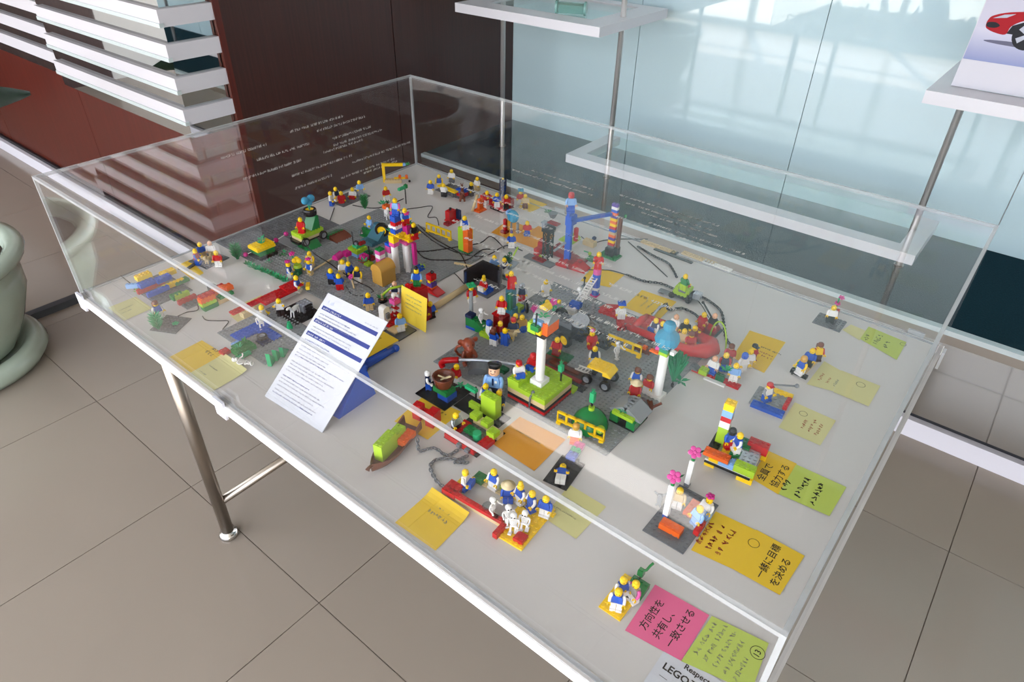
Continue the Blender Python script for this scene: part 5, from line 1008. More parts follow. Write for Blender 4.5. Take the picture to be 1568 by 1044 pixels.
# red blocks, note
n_, c = note('yellow sticky note under the red bricks and the brown ship', 'note_yellow', [(604, 645), (649, 606), (706, 630), (655, 673)]); wr(n_, 0, [.03, .022, .02], 'ink', -.01, .02, .007, .012, .0009)
bld('red_bricks', 'two stepped red brick stacks on a yellow note', 'toy bricks', (655, 644), [('b', -2.2, 0, 0, 2, 2, 9, 'red'), ('b', 1.4, 0, 0, 2, 3, 8, 'red'), ('b', -.4, 0, 3, 2, 2, 3, 'red')], 10, .001)

# ================================================================ TOWN BASEPLATE: MIDDLE AND RIGHT
pd_ = bld('lime_pedestal', 'layered lime, tan, black and red square pedestal', 'toy platform', (826, 606), [('t', 0, 0, 0, 10.6 and 10, 10, 1, 'tsmoke'), ('b', 0, 0, 1, 10, 10, 2, 'red'), ('b', 0, 0, 3, 10, 10, 2, 'black'), ('b', 0, 0, 5, 10, 10, 3, 'tan'), ('b', 0, 0, 8, 10, 10, 3, 'lime'), ('b', -3.6, -1, 11, 3, 8, 3, 'lime'), ('b', -5.2, -1, 5, 1, 4, 4, 'yellow')], 0, BZ)
pt = un(826, 606, TZ+BZ)
wc_ = bldw('house_pillar', 'smooth white pillar carrying the little orange house', 'toy pillar', on(pt, 0, 0, 11), [('t', .3, -.6, 0, 3, 3, 3, 'white'), ('c', .3, -.6, 3, 1.0, 29, 'white'), ('c', .3, -.6, 32, 1.25, 1, 'black')])
hs = bldw('small_house', 'small orange, lime and grey house on the white pillar', 'toy house', on(pt, 0, 0, 44), [('t', .3, -.6, 0, 4, 4, 1, 'black'), ('b', -.9, -.8, 1, 2, 4, 6, 'lime'), ('b', 1.4, .2, 1, 2, 4, 7, 'orange'), ('b', .2, -2.0, 1, 2, 1, 3, 'yellow'), ('a', .4, .4, 7, 4, 4, 5, 'bgrey', PI/2), ('t', .2, -1.9, 6, 2, 1, 3, 'lblue'), ('a', -.4, 1.2, 11.5, 2, 2, 3, 'yellow'), ('l', 1.0, -1.6, 12, 'mint', 6, 1.8, .1), ('b', .2, -2.8, 4, 2, 1, 3, 'green'), ('r', [(.2, -2.8, 7), (.2, -2.6, 14)], .18, 'black', 'pole')])
figw(on(pt, -3.8, -2.8, 14), 'red capped figure with blue legs at the pedestal corner', 'white', 'blue', 20, pose='sit', hat=('cap', 'red'))
figw(on(pt, -3.0, 1.2, 14), 'red suited figure in a red helmet on the pedestal', 'red', 'blue', -30, pose='sit', hat=('helmet', 'red'))
bldw('mint_flag', 'mint flag on a black pole on the lime pedestal', 'toy flag', on(pt, 0, 0, 11), [('r', [(3.6, 2.6, 0), (3.6, 2.6, 8)], .22, 'black', 'pole'), ('b', 3.6, 2.4, 7.5, 1, 1, 4, 'mint'), ('l', 3.6, 2.4, 12, 'mint', 5, 1.1, .9)])
bld('hanging_chain', 'short dark chain hanging over the pedestal front', 'toy chain', (826, 606), [('o', 1.4, -4.4, 11.6, .4, 'dgrey'), ('r', [(1.4, -4.4, 11.4), (1.4, -5.4, 9.5), (1.4, -5.5, 3)], .22, 'dgrey', 'links')], 0, BZ)
# machine with big wheels
bld('grey_machine', 'smoky grey machine with big yellow hubbed tyres and a perforated disc', 'toy vehicle', (856, 512), [('b', 0, 1, 3, 8, 6, 4, 'tsmoke'), ('b', 1, 2, 7, 5, 4, 3, 'dgrey'), ('w', -2.6, -2.8, 5.6, 2.0, 1.3, 'yellow', -.2), ('w', 4.2, -3.4, 5.6, 2.0, 1.3, 'yellow', -.2), ('w', -2.6, 4.6, 6, 2.0, 1.4, 'dgrey', -.2), ('w', 3.6, 4.6, 6, 2.0, 1.4, 'dgrey', -.2), ('t', 5, 2, 0, 3, 3, 8, 'tsmoke')], 0, BZ)
gm = bpy.data.objects['grey_machine']; dsc = ob('perforated_disc', cached(('disc',), lambda bm: cyl(bm, 0, 0, 0, .0025, .0185, n=26) or 0), 'silver', gm, (5.0*U, 1.2*U, 14*P), (.28, .15, 0))
for i in range(14):
    a, rr_ = i*2.4, .0035+.0033*math.sqrt(i); ob('hole', cached(('hole',), lambda bm: cyl(bm, 0, 0, 0, .0004, .0012, n=8) or 0), 'dgrey', dsc, (rr_*math.cos(a), rr_*math.sin(a), .0025))
bld('wrench_rod', 'black wrench rod crossing the perforated disc', 'toy tool', (893, 515), [('r', [(-2.2, 1.6, 15), (4.2, -.2, 13)], .2, 'dgrey'), ('o', -2.4, 1.7, 15, .35, 'black')], 0, BZ)
fig(852, 542, 'red figure kneeling before the big tyres', 'red', 'dred', -20, .006)
bld('green_step', 'flat dark green step under the kneeling red figure', 'toy plate', (858, 545), [('b', 0, 0, 0, 6, 3, 1, 'dgreen'), ('t', 0, -2.6, 0, 6, 2, 1, 'brown')], 4, BZ)
bld('rail_track', 'brown track bed with a white ladder and dark red rails', 'toy track', (867, 570), [('t', 0, 0, 0, 12, 4, 1, 'dbrown'), ('t', 0, -1.6, 1, 10, 1, 1, 'dred'), ('t', 2, -3, 0, 10, 2, 1, 'tsmoke'), ('t', -1, .6, 1, 8, 1, 1, 'brown'), ('d', 1.4, 2.4, 1.6, 5, 'white', (0, -.12, -.05)), ('b', 4, -4.6, 0, 3, 2, 2, 'lime')], 2, BZ)
bld('yellow_tractor', 'yellow roofed tractor with four grey hubbed wheels', 'toy tractor', (918, 585), [('b', 0, 0, 3.4, 5, 3, 1, 'dgrey'), ('t', -1.4, 0, 4.4, 1, 1, 7, 'black'), ('t', 1.6, 0, 4.4, 1, 2, 6, 'black'), ('b', -.6, 0, 11, 4, 4, 1, 'yellow'), ('s', 2.3, 0, 9, 2, 4, 3, 'yellow'), ('w', 2.3, -2.1, 3.3, 1.3, .9, 'silver'), ('w', -2.3, -2.1, 3.3, 1.3, .9, 'silver'), ('w', 2.3, 2.1, 3.3, 1.3, .9, 'silver'), ('w', -2.3, 2.1, 3.3, 1.3, .9, 'silver')], 6, BZ)
fig(905, 532, 'tall red figure with a pink stud beside the perforated disc', 'red', 'red', 20, .008, hat=('stud', 'pink'))
fig(909, 556, 'navy figure with white arms behind the yellow tractor', 'navy', 'white', 10, BZ, arms='white')
skel(944, 548, 'white skeleton standing before the yellow railing', 50, BZ)
bld('smoke_block', 'smoky clear block behind the standing skeleton', 'toy part', (922, 525), [('b', 0, 0, 0, 5, 4, 4, 'tsmoke'), ('b', 0, 0, 4, 3, 3, 2, 'tclear')], 0, BZ)
bld('yellow_railing', 'yellow toy railing beside the perforated disc', 'toy fence', (883, 510), [('n', 0, 0, 0, 10, 'yellow'), ('b', -4.5, 0, 0, 1, 1, 3, 'yellow')], 4, BZ)
bld('yellow_railing', 'yellow toy railing between skeleton and red boat', 'toy fence', (955, 538), [('n', 0, 0, 0, 9, 'yellow')], 4, BZ)
bld('yellow_railing', 'yellow toy railing at the front corner of the town', 'toy fence', (888, 662), [('n', 0, 0, 0, 11, 'yellow')], 6, BZ)
bld('brown_baseboard', 'low brown board behind the white gem column', 'toy plate', (985, 537), [('t', 0, 0, 0, 4, 2, 3, 'brown'), ('b', .6, -.6, 3, 1, 1, 2, 'orange')], 0, BZ)
# right side of the town
gc = bld('gem_column', 'tall white column topped with a blue see-through gem bottle', 'toy tower', (1006, 606), [('t', 0, 0, 0, 3, 3, 2, 'white'), ('c', 0, 0, 2, 1.0, 27, 'white'), ('b', 0, 0, 29, 2, 2, 2, 'lime'), ('b', 0, 0, 31, 2, 2, 2, 'tgreen'), ('b', -1.6, 0, 29, 1, 1, 3, 'pink'), ('b', 1.6, .4, 30, 1, 1, 2, 'white'), ('b', -2, -.8, 29, 2, 1, 1, 'orange')], 0, BZ)
ob('gem', cached(('gem2',), lambda bm: lathe(bm, [(0, -.018), (.011, -.0165), (.019, -.008), (.0215, .001), (.019, .010), (.012, .0165), (.008, .019), (.0105, .024), (.0108, .029), (.0085, .0335), (.004, .036), (0, .0365)], 14) or 0), 'tblue', gc, (0, 0, 33*P+.0175))
tr = bld('mint_tree', 'see-through mint tree on a black stem', 'toy plant', (1029, 592), [('c', 0, 0, 0, .35, 2, 'black'), ('c', 0, 0, 0, .15, 8, 'black'), ('l', 1.5, .6, 5, 'tgreen', 7, 2.4, .2)], 0, BZ)
def fan(bm):
    for k in range(11):
        a = -.9+1.8*k/10; tube(bm, [(0, 0, 0), (.006*math.sin(a), 0, .014), (.016*math.sin(a), .002*(k % 2), .034*math.cos(a*.6)+.004)], [.0014, .0019, .0009], 5)
    return 0
for i in range(4): ob('branch_fan', cached(('fan',), fan), 'tgreen', tr, (0, 0, .014), (0, 0, .8+i*PI/4), (1.6, 1.6, 1.6))
ob('leaf_cluster', leafset_me(7, .016, 2, .9), 'green', tr, (0, 0, .066))
fig(973, 590, 'brown haired blue figure in front of the yellow railing', 'blue', 'white', -20, BZ, arms='white', hat=('hair', 'brown'))
fig(971, 610, 'red figure in a golden hat behind the grey roofed shop', 'red', 'red', -10, .003, hat=('straw', 'straw'))
fig(991, 601, 'brown haired red figure with white legs by the white column', 'red', 'white', -25, BZ, hat=('hair', 'brown'))
bld('grey_roof_shop', 'green shop with a grey sloping roof and mint flower', 'toy house', (962, 642), [('t', 0, 0, 0, 6, 6, 1, 'black'), ('b', -2, -.4, 1, 2, 5, 5, 'green'), ('b', 2, -.4, 1, 2, 5, 5, 'green'), ('t', 0, -1.4, 1, 2, 1, 5, 'black'), ('b', 0, -2.6, 6, 5, 1, 2, 'lime'), ('s', 1.8, .4, 6, 4, 5, 5, 'bgrey'), ('s', -1.8, .4, 6, 4, 5, 5, 'bgrey', PI), ('l', -.4, -2.4, 9, 'mint', 5, 1.4, .4), ('c', -.6, .8, 11, .5, 2, 'dgrey')], 0, BZ)
bld('brown_fork', 'brown forked branch leaning at the white column foot', 'toy branch', (998, 628), [('r', [(0, -1, 0), (.2, -.4, 3), (-.6, 0, 6)], .35, 'brown', 'branch'), ('r', [(.2, -.4, 3), (1.6, .8, 6)], .3, 'brown', 'branch'), ('r', [(.2, -.6, 2), (-1.6, .6, 4)], .3, 'brown', 'branch')], 0, BZ)
tu = bld('green_turtle', 'green domed turtle with a lime head', 'toy turtle', (903, 650), [('o', 3.5, -1.5, 4.4, .95, 'lime'), ('c', 0, 0, 10.5, .65, 2, 'lime'), ('o', -1.5, -2, 1, .7, 'lime'), ('o', 1.2, -2.2, 1, .7, 'lime'), ('r', [(0, 0, 13), (0, 0, 16)], .25, 'black', 'pole'), ('b', 0, 0, 16, 1, 1, 6, 'mint'), ('l', 0, 0, 22, 'mint', 5, 1.0, 1.0)], 0, BZ)
ob('shell', cached(('shell',), lambda bm: lathe(bm, [(.031, 0), (.0315, .004), (.027, .016), (.018, .027), (.007, .0335), (0, .0345)], 20) or 1), 'green', tu)
ob('eye', ball_me(.0013), 'black', tu, (4.15*U, -2.15*U, 5.0*P)); ob('eye_white', ball_me(.0021), 'white', tu, (4.05*U, -2.05*U, 4.9*P))
fig(880, 677, 'white shirted figure with orange legs and brown hair before the railing', 'white', 'orange', -5, .004, hat=('hair', 'gold'), arms='white')
bld('slide_strip', 'short tower of pink, mint and pale blue bricks below the orange legged figure', 'toy bricks', (872, 708), [('t', 0, 0, 0, 3, 3, 1, 'black'), ('b', 0, 1.2, 1, 2, 2, 2, 'blue'), ('b', 0, 2.6, 1, 2, 2, 2, 'mint'), ('b', 0, 4.2, 1, 2, 2, 2, 'pink')], 10)
bt = un(864, 724); baseplate('black tile plate with the figure lying on its back', bt.x, bt.y, 5, 8, 'black', z=.0004, rot=8)
fig(857, 742, 'blue figure with white legs lying on its back', 'blue', 'white', -5, .0035, pose='lie')
# red boat
def bent(pts, r, name, root, col): ob(name, cached(('bent', len(MESH)), lambda bm: tube(bm, [Vector((a*U, b*U, c*P)) for a, b, c in pts], [q*U for q in r], 12) or 1), col, root)
bo = bld('red_boat', 'large red inflatable boat full of figures', 'toy boat', (1028, 520), [('b', -.6, 0, 0, 16, 7, 1, 'dgrey'), ('t', -2, 0, 1, 14, 5, 1, 'dred'), ('b', -6.5, 1, 1, 4, 4, 4, 'red'), ('b', -10, -2.6, 0, 3, 1, 3, 'red'), ('t', -11.4, -3.0, 0, 1, 1, 2, 'black')], 2, BZ)
bent([(-9.5, -3.2, 3), (0, -3.6, 3), (6, -3.4, 3.5), (9.4, -1.6, 4.5), (10.4, 0, 5), (9.4, 1.8, 4.5), (6, 3.4, 3.5), (0, 3.6, 3), (-9, 3.4, 3)], [.9, 1.1, 1.4, 1.9, 2.0, 1.9, 1.4, 1.1, .9], 'hull_tube', bo, 'red')
bent([(-9.2, -2.6, 3), (-8.6, 0, 6), (-8.8, 3.2, 4)], [.8, .9, .8], 'bow_bar', bo, 'red')
bp0 = un(1028, 520)
FB = 'figures riding in the red boat'
figw(on(bp0, -4.4, -1.0, 3), 'navy figure with white arms at the left of the red boat', 'navy', 'blue', -40, pose='sit', arms='white')
figw(on(bp0, -2.4, -1.2, 3), 'navy figure clasping white hands in the red boat', 'navy', 'white', -60, pose='sit', arms='white')
figw(on(bp0, -.4, 1.6, 4), 'flesh headed white figure standing in the red boat', 'white', 'tan', -30, head='flesh')
figw(on(bp0, 2.4, 1.4, 4), 'black figure with yellow head behind the blue gem in the red boat', 'black', 'black', 0)
figw(on(bp0, 3.2, -.6, 3), 'tan figure bending in the middle of the red boat', 'tan', 'tan', 0, pose='sit')
figw(on(bp0, 5.2, -.8, 3), 'red suited figure lying at the wide end of the red boat', 'red', 'red', 10, pose='sit', hat=('hair', 'brown'))
figw(on(bp0, 4.8, 1.6, 4), 'red figure with raised arms at the far side of the red boat', 'dred', 'red', 0, pose='sit', up_=(1.6, 1.6))
bld('red_plough', 'red cross shaped plough of bricks on the grey baseplate', 'toy part', (945, 487), [('b', 0, 0, 0, 10, 2, 3, 'red'), ('b', 2, -2.6, 0, 2, 5, 2, 'red', .5), ('s', -3.4, 2.2, 0, 5, 3, 5, 'red', 2.8)], 8, BZ)
fig(950, 484, 'white shirted figure wearing a blue block on the red plough', 'white', 'white', 10, .010, hat=('brick', 'blue'), pose='sit')
bld('ramp_plate', 'light grey studded ramp plate left of the red plough', 'toy plate', (912, 482), [('b', 0, 0, 0, 10, 6, 1, 'grey')], 4, BZ)
# figures with the lime hoop
hp = bld('lime_hoop', 'thin lime hoop arching over the dark figures', 'toy hoop', (1098, 528), [], 0)
ob('hoop', cached(('hoop',), lambda bm: tube(bm, [(.032*math.cos(PI*k/14)*.75, .032*math.cos(PI*k/14)*-.55, .052*math.sin(PI*k/14)) for k in range(15)], .0016) or 1), 'lime', hp)
bld('red_shell', 'red and black shell seat behind the lime hoop', 'toy part', (1085, 505), [('a', 0, 0, 0, 5, 4, 4, 'dred'), ('t', 0, 0, 0, 6, 4, 1, 'black')])
fig(1074, 503, 'red figure with yellow head seated on the red shell', 'red', 'red', -30, .006)
fig(1090, 505, 'bald black coated figure holding a long black pole', 'black', 'red', -30, .012, head='flesh')
bld('black_pole', 'long black pole held by the bald black coated figure', 'toy part', (1080, 498), [('r', [(-2.2, 1.4, 13), (2.4, -.4, 5)], .22, 'black'), ('o', -2.4, 1.5, 13, .4, 'black')])
bld('red_strip', 'row of red plates with a lime brick and mint flower', 'toy plate', (1098, 580), [('b', -3, 0, 0, 6, 2, 1, 'red'), ('b', 3.4, 0, 0, 4, 2, 1, 'red'), ('b', -3.2, -.4, 1, 2, 2, 3, 'lime'), ('b', .8, -.6, 1, 2, 1, 4, 'dgreen'), ('l', 1.6, -.4, 9, 'mint', 8, 1.8, .3), ('t', 0, -1.6, 0, 5, 1, 1, 'white'), ('s', -5.6, 0, 1, 2, 2, 2, 'dgrey')], 2)
fig(1090, 571, 'bald white shirted figure with blue legs on the red plates', 'white', 'blue', -20, .003, head='flesh')
fig(1107, 566, 'navy figure with red arms behind the red plates', 'navy', 'blue', 10, .003, arms='red')
fig(1122, 582, 'light blue figure with white legs beside the mint flower', 'lblue', 'white', 0, .003)
fig(1135, 567, 'blue helmeted white figure on the dark yellow note', 'white', 'white', 40, .001, hat=('helmet', 'blue'), head='yellow')
fig(1144, 560, 'yellow headed white figure carrying a black camera', 'white', 'tan', 20, .001)
fig(1115, 553, 'brown haired red figure at the chain end', 'red', 'brown', 0, .0, hat=('hair', 'brown'), head='flesh')
fig(1150, 553, 'red figure with black backpack at the rear of the yellow note', 'red', 'dred', 60, .001, hat=('cap', 'black'))
n_, c = note('dark yellow note with black writing behind the walking figures', 'note_yellow', [(1121, 547), (1148, 506), (1203, 524), (1170, 571)]); wr(n_, 0, [.04], 'ink', 0, .012, .005); wr(n_, 0, [.03, .028], 'red_ink', 0, -.005, .006, .01)

# ================================================================ RIGHT SIDE OF THE TABLE
kp = un(1270, 494); baseplate('dark plate with the small flower carrying figure', kp.x, kp.y, 7, 6, 'dgrey')
fig(1270, 492, 'white figure with black legs under magenta flowers', 'white', 'black', 10, BZ, arms='white')
bld('magenta_flower', 'magenta double flower on a red block behind a white figure', 'toy flowers', (1275, 486), [('b', 0, 0, 0, 2, 2, 6, 'red'), ('f', 0, 0, 11, 'magenta', .8), ('f', .4, .6, 15, 'magenta', .8), ('c', 0, 0, 6, .2, 9, 'tgreen')], 0, BZ)
n_, c = note('pale note beside the dark flower figure plate', 'note_pale', [(1290, 505), (1303, 497), (1327, 507), (1316, 521)], .0002)
n_, c = note('lime note with dark script near the far right corner', 'note_lime', [(1317, 519), (1330, 500), (1388, 524), (1373, 551)]); wr(n_, 90, [.026, .034, .026], 'ink', -.02, .024, .010, .019, .0008); ring(n_, .034, .016, .006)
bld('tan_bar', 'tan and black bar base under the archer figures', 'toy plate', (1236, 562), [('b', 0, .6, 0, 2, 9, 1, 'tan'), ('t', 0, -4.4, 0, 4, 1, 2, 'black'), ('t', -1.6, 2, 0, 1, 7, 1, 'black')], -6)
fig(1224, 572, 'golden helmeted blue figure with white legs on the tan bar', 'blue', 'white', -30, .004, hat=('helmet', 'gold'), arms='yellow')
fig(1237, 559, 'blue figure between the golden helmet and the wooden staff', 'blue', 'black', -10, .004)
fig(1249, 551, 'yellow figure with red scarf and wooden staff on the tan bar', 'yellow', 'dbrown', 30, .004, arms='red', hat=('hair', 'brown'))
bld('green_whip', 'curly green whip with a black knob by the golden helmet', 'toy part', (1213, 572), [('r', [(0, 0, 4), (.6, .6, 6), (.4, .2, 8), (1.2, 1, 10), (1.2, .8, 12)], .22, 'green', 'whip'), ('o', 0, -.2, 3.6, .5, 'black'), ('c', 0, -.2, 0, .2, 3, 'black')])
n_, c = note('pale note with red handwriting beside the archer bar', 'note_pale', [(1235, 588), (1262, 553), (1288, 568), (1276, 599)]); wr(n_, 90, [.026, .018], 'red_ink', -.02, .004, .006, .014)
n_, c = note('pale note with a ringed number beside the archer bar', 'note_pale', [(1276, 600), (1288, 567), (1348, 591), (1330, 622)], .001); ring(n_, .004, .016, .008); wr(n_, 90, [.022], 'grey_ink', -.02, .03, .006)
bld('grey_raft', 'grey raft with a blue rim and yellow corner', 'toy raft', (1178, 614), [('b', 0, 0, 0, 7, 7, 1, 'bgrey'), ('b', .6, -3.4, 0, 7, 2, 2, 'blue'), ('b', 3.6, .4, 1, 1, 4, 2, 'red'), ('b', 1, 3.4, 1, 6, 1, 2, 'yellow')], 4)
fig(1172, 613, 'red capped white figure with blue legs paddling the grey raft', 'white', 'blue', 50, .004, hat=('cap', 'red'), arms='grey')
bld('paddle', 'grey paddle stretched out from the grey raft', 'toy paddle', (1192, 612), [('r', [(-2.2, 0, 8), (2.0, 2.2, 9)], .22, 'dgrey', 'shaft'), ('o', 2.3, 2.4, 9.2, .5, 'dgrey')])
n_, c = note('pale note with a ringed number beside the grey raft', 'note_pale', [(1192, 654), (1217, 616), (1280, 644), (1256, 682)]); ring(n_, -.014, .02, .007); wr(n_, 90, [.028, .034, .03], 'red_ink', -.02, .0, .007, .012, .0007)
bld('brick_terrace', 'coloured brick terrace on yellow feet with a lime column', 'toy platform', (1124, 700), [
 ('b', -3.5, -3.5, -2, 2, 2, 3, 'yellow'), ('b', 3.5, -3.8, -2, 3, 2, 3, 'yellow'), ('b', 4.5, 4, -2, 2, 2, 3, 'yellow'), ('b', -3.5, 4, -2, 2, 2, 3, 'yellow'), ('t', 0, 0, 1, 9, 10, 1, 'black'), ('t', 0, -.2, 2, 9, 9, 1, 'white'), ('b', -2.8, -4, 3, 2, 2, 2, 'yellow'), ('b', -.4, -4, 3, 3, 2, 2, 'lblue'), ('b', 3, -4, 3, 4, 2, 4, 'lime'), ('b', -2.6, -3.9, 5, 5, 2, 2, 'orange'), ('b', .6, -4, 5, 1, 2, 1, 'lblue'),
 ('b', -4, 0, 3, 2, 6, 2, 'black'), ('b', 2.4, -.6, 3, 4, 5, 2, 'silver'), ('b', -1.4, -1, 3, 2, 2, 2, 'yellow'), ('b', .2, -1.4, 3, 2, 2, 3, 'green'), ('b', .2, 2.6, 3, 4, 3, 3, 'green'), ('b', -1.4, 3.4, 3, 2, 2, 3, 'orange'), ('b', 3.4, 3.2, 3, 4, 2, 5, 'red'),
 ('b', -3.4, 1, 3, 2, 2, 12, 'lime'), ('b', -3.4, 1, 15, 2, 2, 4, 'white'), ('b', -3.4, 1, 19, 2, 2, 3, 'red'), ('b', -3.4, 1, 22, 2, 2, 4, 'lblue'), ('b', -3.4, 1, 26, 2, 2, 4, 'yellow')], 6, 2*P)
bt0 = un(1124, 700, TZ+2*P)
figw(on(bt0, -1.5, -.3, 5), 'black haired blue figure with red legs on the brick terrace', 'blue', 'red', 30, hat=('helmet', 'black'))
figw(on(bt0, .2, -.8, 6), 'yellow headed blue figure with white legs on the brick terrace', 'blue', 'white', -60, arms='white')
n_, c = note('dark yellow note with bold brush characters beside the terrace', 'note_yellow', [(1148, 731), (1176, 690), (1220, 710), (1192, 757)]); text(n_, '全員で\n協力する', 90, .0145, -.032, .004, bold=.0001); ring(n_, -.026, .014, .006, 'red_ink')
n_, c = note('lime note with underlined dark script beside the terrace', 'note_lime', [(1192, 756), (1219, 711), (1296, 746), (1270, 790)], .001); wr(n_, 90, [.022, .05, .05], 'ink', -.03, .03, .011, .022, .0013)
n_, c = note('narrow lime strip of paper by the right panel', 'note_lime', [(1288, 801), (1310, 753), (1316, 756), (1295, 801)])
kp = un(1043, 793); r = baseplate('dark studded plate with two white flower columns', kp.x, kp.y, 8, 14, 'dgrey')
bld('orange_brick', 'orange brick lying on the dark flower plate', 'toy bricks', (1027, 811), [('b', 0, 0, 0, 4, 2, 3, 'orange')], 2, BZ)
for i, (a, b, h, lab) in enumerate(((1019, 791, 19, 'white flower column with blue foot beside the orange brick'), (1052, 743, 15, 'white flower column at the far end of the dark plate'))):
    bld('flower_column', lab, 'toy flowers', (a, b), [('b', 0, 0, 0, 1, 1, 2, 'blue' if i == 0 else 'dgrey'), ('t', 0, 0, 2, 1, 1, h, 'white'), ('c', 0, 0, 2+h, .35, 3, 'green'), ('f', 0, 0, h+7, 'pink', 1.25, .5, .2), ('l', .6, .6, h+6, 'dgreen', 3, 1.2, .3)], 0, BZ, 'white flower columns')
blob('grey_dragonfly', 'grey clear creature leaning on a white flower column', 'toy animal', (1008, 775), 'tclear', [('e', (0, 0, .016), (.004, .004, .012)), ('t', [(0, 0, .02), (.008, .004, .03)], .0018), ('t', [(0, 0, .02), (-.008, -.004, .03)], .0018), ('t', [(0, 0, .008), (.004, 0, 0)], .0018), ('t', [(0, 0, .008), (-.004, 0, 0)], .0018)], 0)
bld('salmon_brick', 'orange brick between figures on the dark flower plate', 'toy bricks', (1060, 781), [('b', 0, 0, 0, 2, 4, 2, 'orange'), ('b', 3.0, -3.4, 0, 1, 3, 3, 'red')], 0, BZ)
fig(1036, 775, 'tan figure behind the white flower column', 'tan', 'white', 0, BZ)
fig(1066, 803, 'pale blue figure with yellow head near the orange brick', 'lblue', 'lblue', -40, BZ)
fig(1080, 789, 'white figure with a pink flower on its head', 'white', 'lblue', -30, BZ, hat=('flower', 'magenta'))
n_, c = note('yellow note with red handwriting beside the flower plate', 'note_yellow', [(1058, 842), (1096, 783), (1158, 812), (1124, 872)]); wr(n_, 90, [.046, .05, .048], 'red_ink', -.03, .022, .009, .015, .0011)
n_, c = note('yellow note with bold brush characters beside the flower plate', 'note_yellow', [(1124, 872), (1158, 811), (1232, 851), (1194, 911)], .001); text(n_, '一緒に目標\nを決める', 90, .0135, -.033, -.004, bold=.0001); ring(n_, -.028, .016, .008)
n_, c = note('narrow orange strip of paper by the right panel', 'note_yellow', [(1230, 906), (1250, 868), (1255, 871), (1236, 909)])

# ================================================================ FRONT OF THE TABLE
sb = bld('brown_ship', 'brown wooden ship hull loaded with lime and orange bricks', 'toy ship', (604, 690), [('b', -.2, -2.2, 3, 2, 5, 10, 'lime'), ('b', -.4, 1.6, 3, 2, 4, 7, 'lime'), ('b', 1.4, 2.4, 4, 2, 4, 3, 'orange')], 12)
def hull(bm):
    n = 14; rows = []
    for i in range(n+1):
        t = i/n; y = -.058+.112*t; wd = .020*(math.sin(PI*min(1, .5*(t/.42)))**.8 if t < .42 else 1-.18*(t-.42)); wd = max(wd, .0015); zk = .006*(1-t*3)**2 if t < .33 else 0; rim = .017+.010*max(0, (t-.55)/.45)**1.5+.006*max(0, .2-t)/.2
        rows.append([bm.verts.new(q) for q in ((-wd, y, rim), (-wd*1.02, y, .012), (-wd*.6, y, zk+.0012), (0, y, zk+.0003), (wd*.6, y, zk+.0012), (wd*1.02, y, .012), (wd, y, rim), (wd*.86, y, rim-.001), (wd*.8, y, .0105), (-wd*.8, y, .0105), (-wd*.86, y, rim-.001))])
    for a, b in zip(rows, rows[1:]):
        for k in range(11): bm.faces.new((a[k], a[(k+1) % 11], b[(k+1) % 11], b[k]))
    bm.faces.new(rows[0]); bm.faces.new(rows[-1][::-1])
    tube(bm, [(0, -.056, .018), (0, -.064, .020), (0, -.068, .018)], [.003, .0026, .004], 8); return 0
ob('hull', cached(('hull',), hull), mat('ship_brown', '6a3a28', .4), sb)
ib = un(727, 667); baseplate('black plate under the red and lime brick island', ib.x, ib.y, 9, 9, 'black')
bld('brick_island', 'island of red, tan and lime bricks with a green barrel', 'toy bricks', (727, 667), [('b', -.4, -3.4, 0, 8, 2, 3, 'red'), ('b', 3.6, -1, 0, 2, 4, 3, 'red'), ('b', -3.4, -.2, 0, 2, 4, 2, 'red'), ('b', 0, 0, 0, 5, 5, 1, 'dgrey'), ('c', 1.2, -.6, 1, .9, 4, 'mint'), ('b', -.8, 0, 1, 3, 2, 2, 'green'), ('b', 3.0, 2.8, 0, 3, 2, 3, 'tan'), ('b', -.6, 3.4, 0, 4, 2, 3, 'tan'), ('b', -2.6, 3.4, 3, 2, 2, 3, 'lime'), ('b', .6, 3.2, 3, 2, 2, 3, 'lime'), ('b', 3.6, 1.6, 3, 2, 2, 3, 'lime'), ('t', 0, -4.6, 1, 1, 1, 2, 'dgrey'), ('t', 2.2, -4.6, 1, 1, 1, 2, 'dgrey')], 0, BZ)
fig(699, 659, 'grey shirted figure with black legs at the brick island', 'silver', 'black', 40, BZ)
n_, c = note('orange sticky note beside the brick island', 'note_orange', [(749, 676), (796, 638), (866, 673), (818, 721)]); wr(n_, 0, [.05], 'ink', -.03, .008, .003, .01, .0004)
n_, c = note('yellow sticky note with curled edge near the front edge', 'note_yellow', [(662, 750), (719, 789), (667, 843), (605, 800)], curl=-.006); wr(n_, 0, [.032, .036], 'grey_ink', -.016, .018, .007, .014, .0007)
rf = bld('long_raft', 'long red and yellow raft carrying seated figures', 'toy raft', (757, 778), [
 ('t', -2.6, -2.4, 0, 14, 1, 2, 'tan'), ('b', -3.4, -2.4, 2, 12, 1, 2, 'red'), ('b', -8.4, -1.6, 1, 3, 3, 3, 'red'), ('b', -8.4, .4, 0, 2, 3, 1, 'yellow'), ('b', -1, 4.0, 0, 12, 2, 1, 'tan'), ('b', 6.4, .6, 0, 6, 11, 1, 'yellow'), ('b', 5.6, 4.6, 1, 9, 1, 1, 'yellow'), ('b', -6.8, 1.2, 1, 1, 4, 2, 'blue'), ('b', -6.0, 3.6, 1, 2, 2, 3, 'green'), ('b', -3.8, 4.6, 1, 2, 1, 2, 'lime'), ('b', -.8, 4.6, 1, 2, 1, 2, 'lime'), ('b', 1.6, 4.6, 1, 2, 1, 2, 'lime'), ('b', 4.2, -4.2, 1, 1, 3, 3, 'red'), ('b', 8, -3.2, 1, 2, 2, 2, 'red'), ('b', 2.6, -2.4, 2, 2, 1, 2, 'red')], 4)
r0 = un(757, 778)
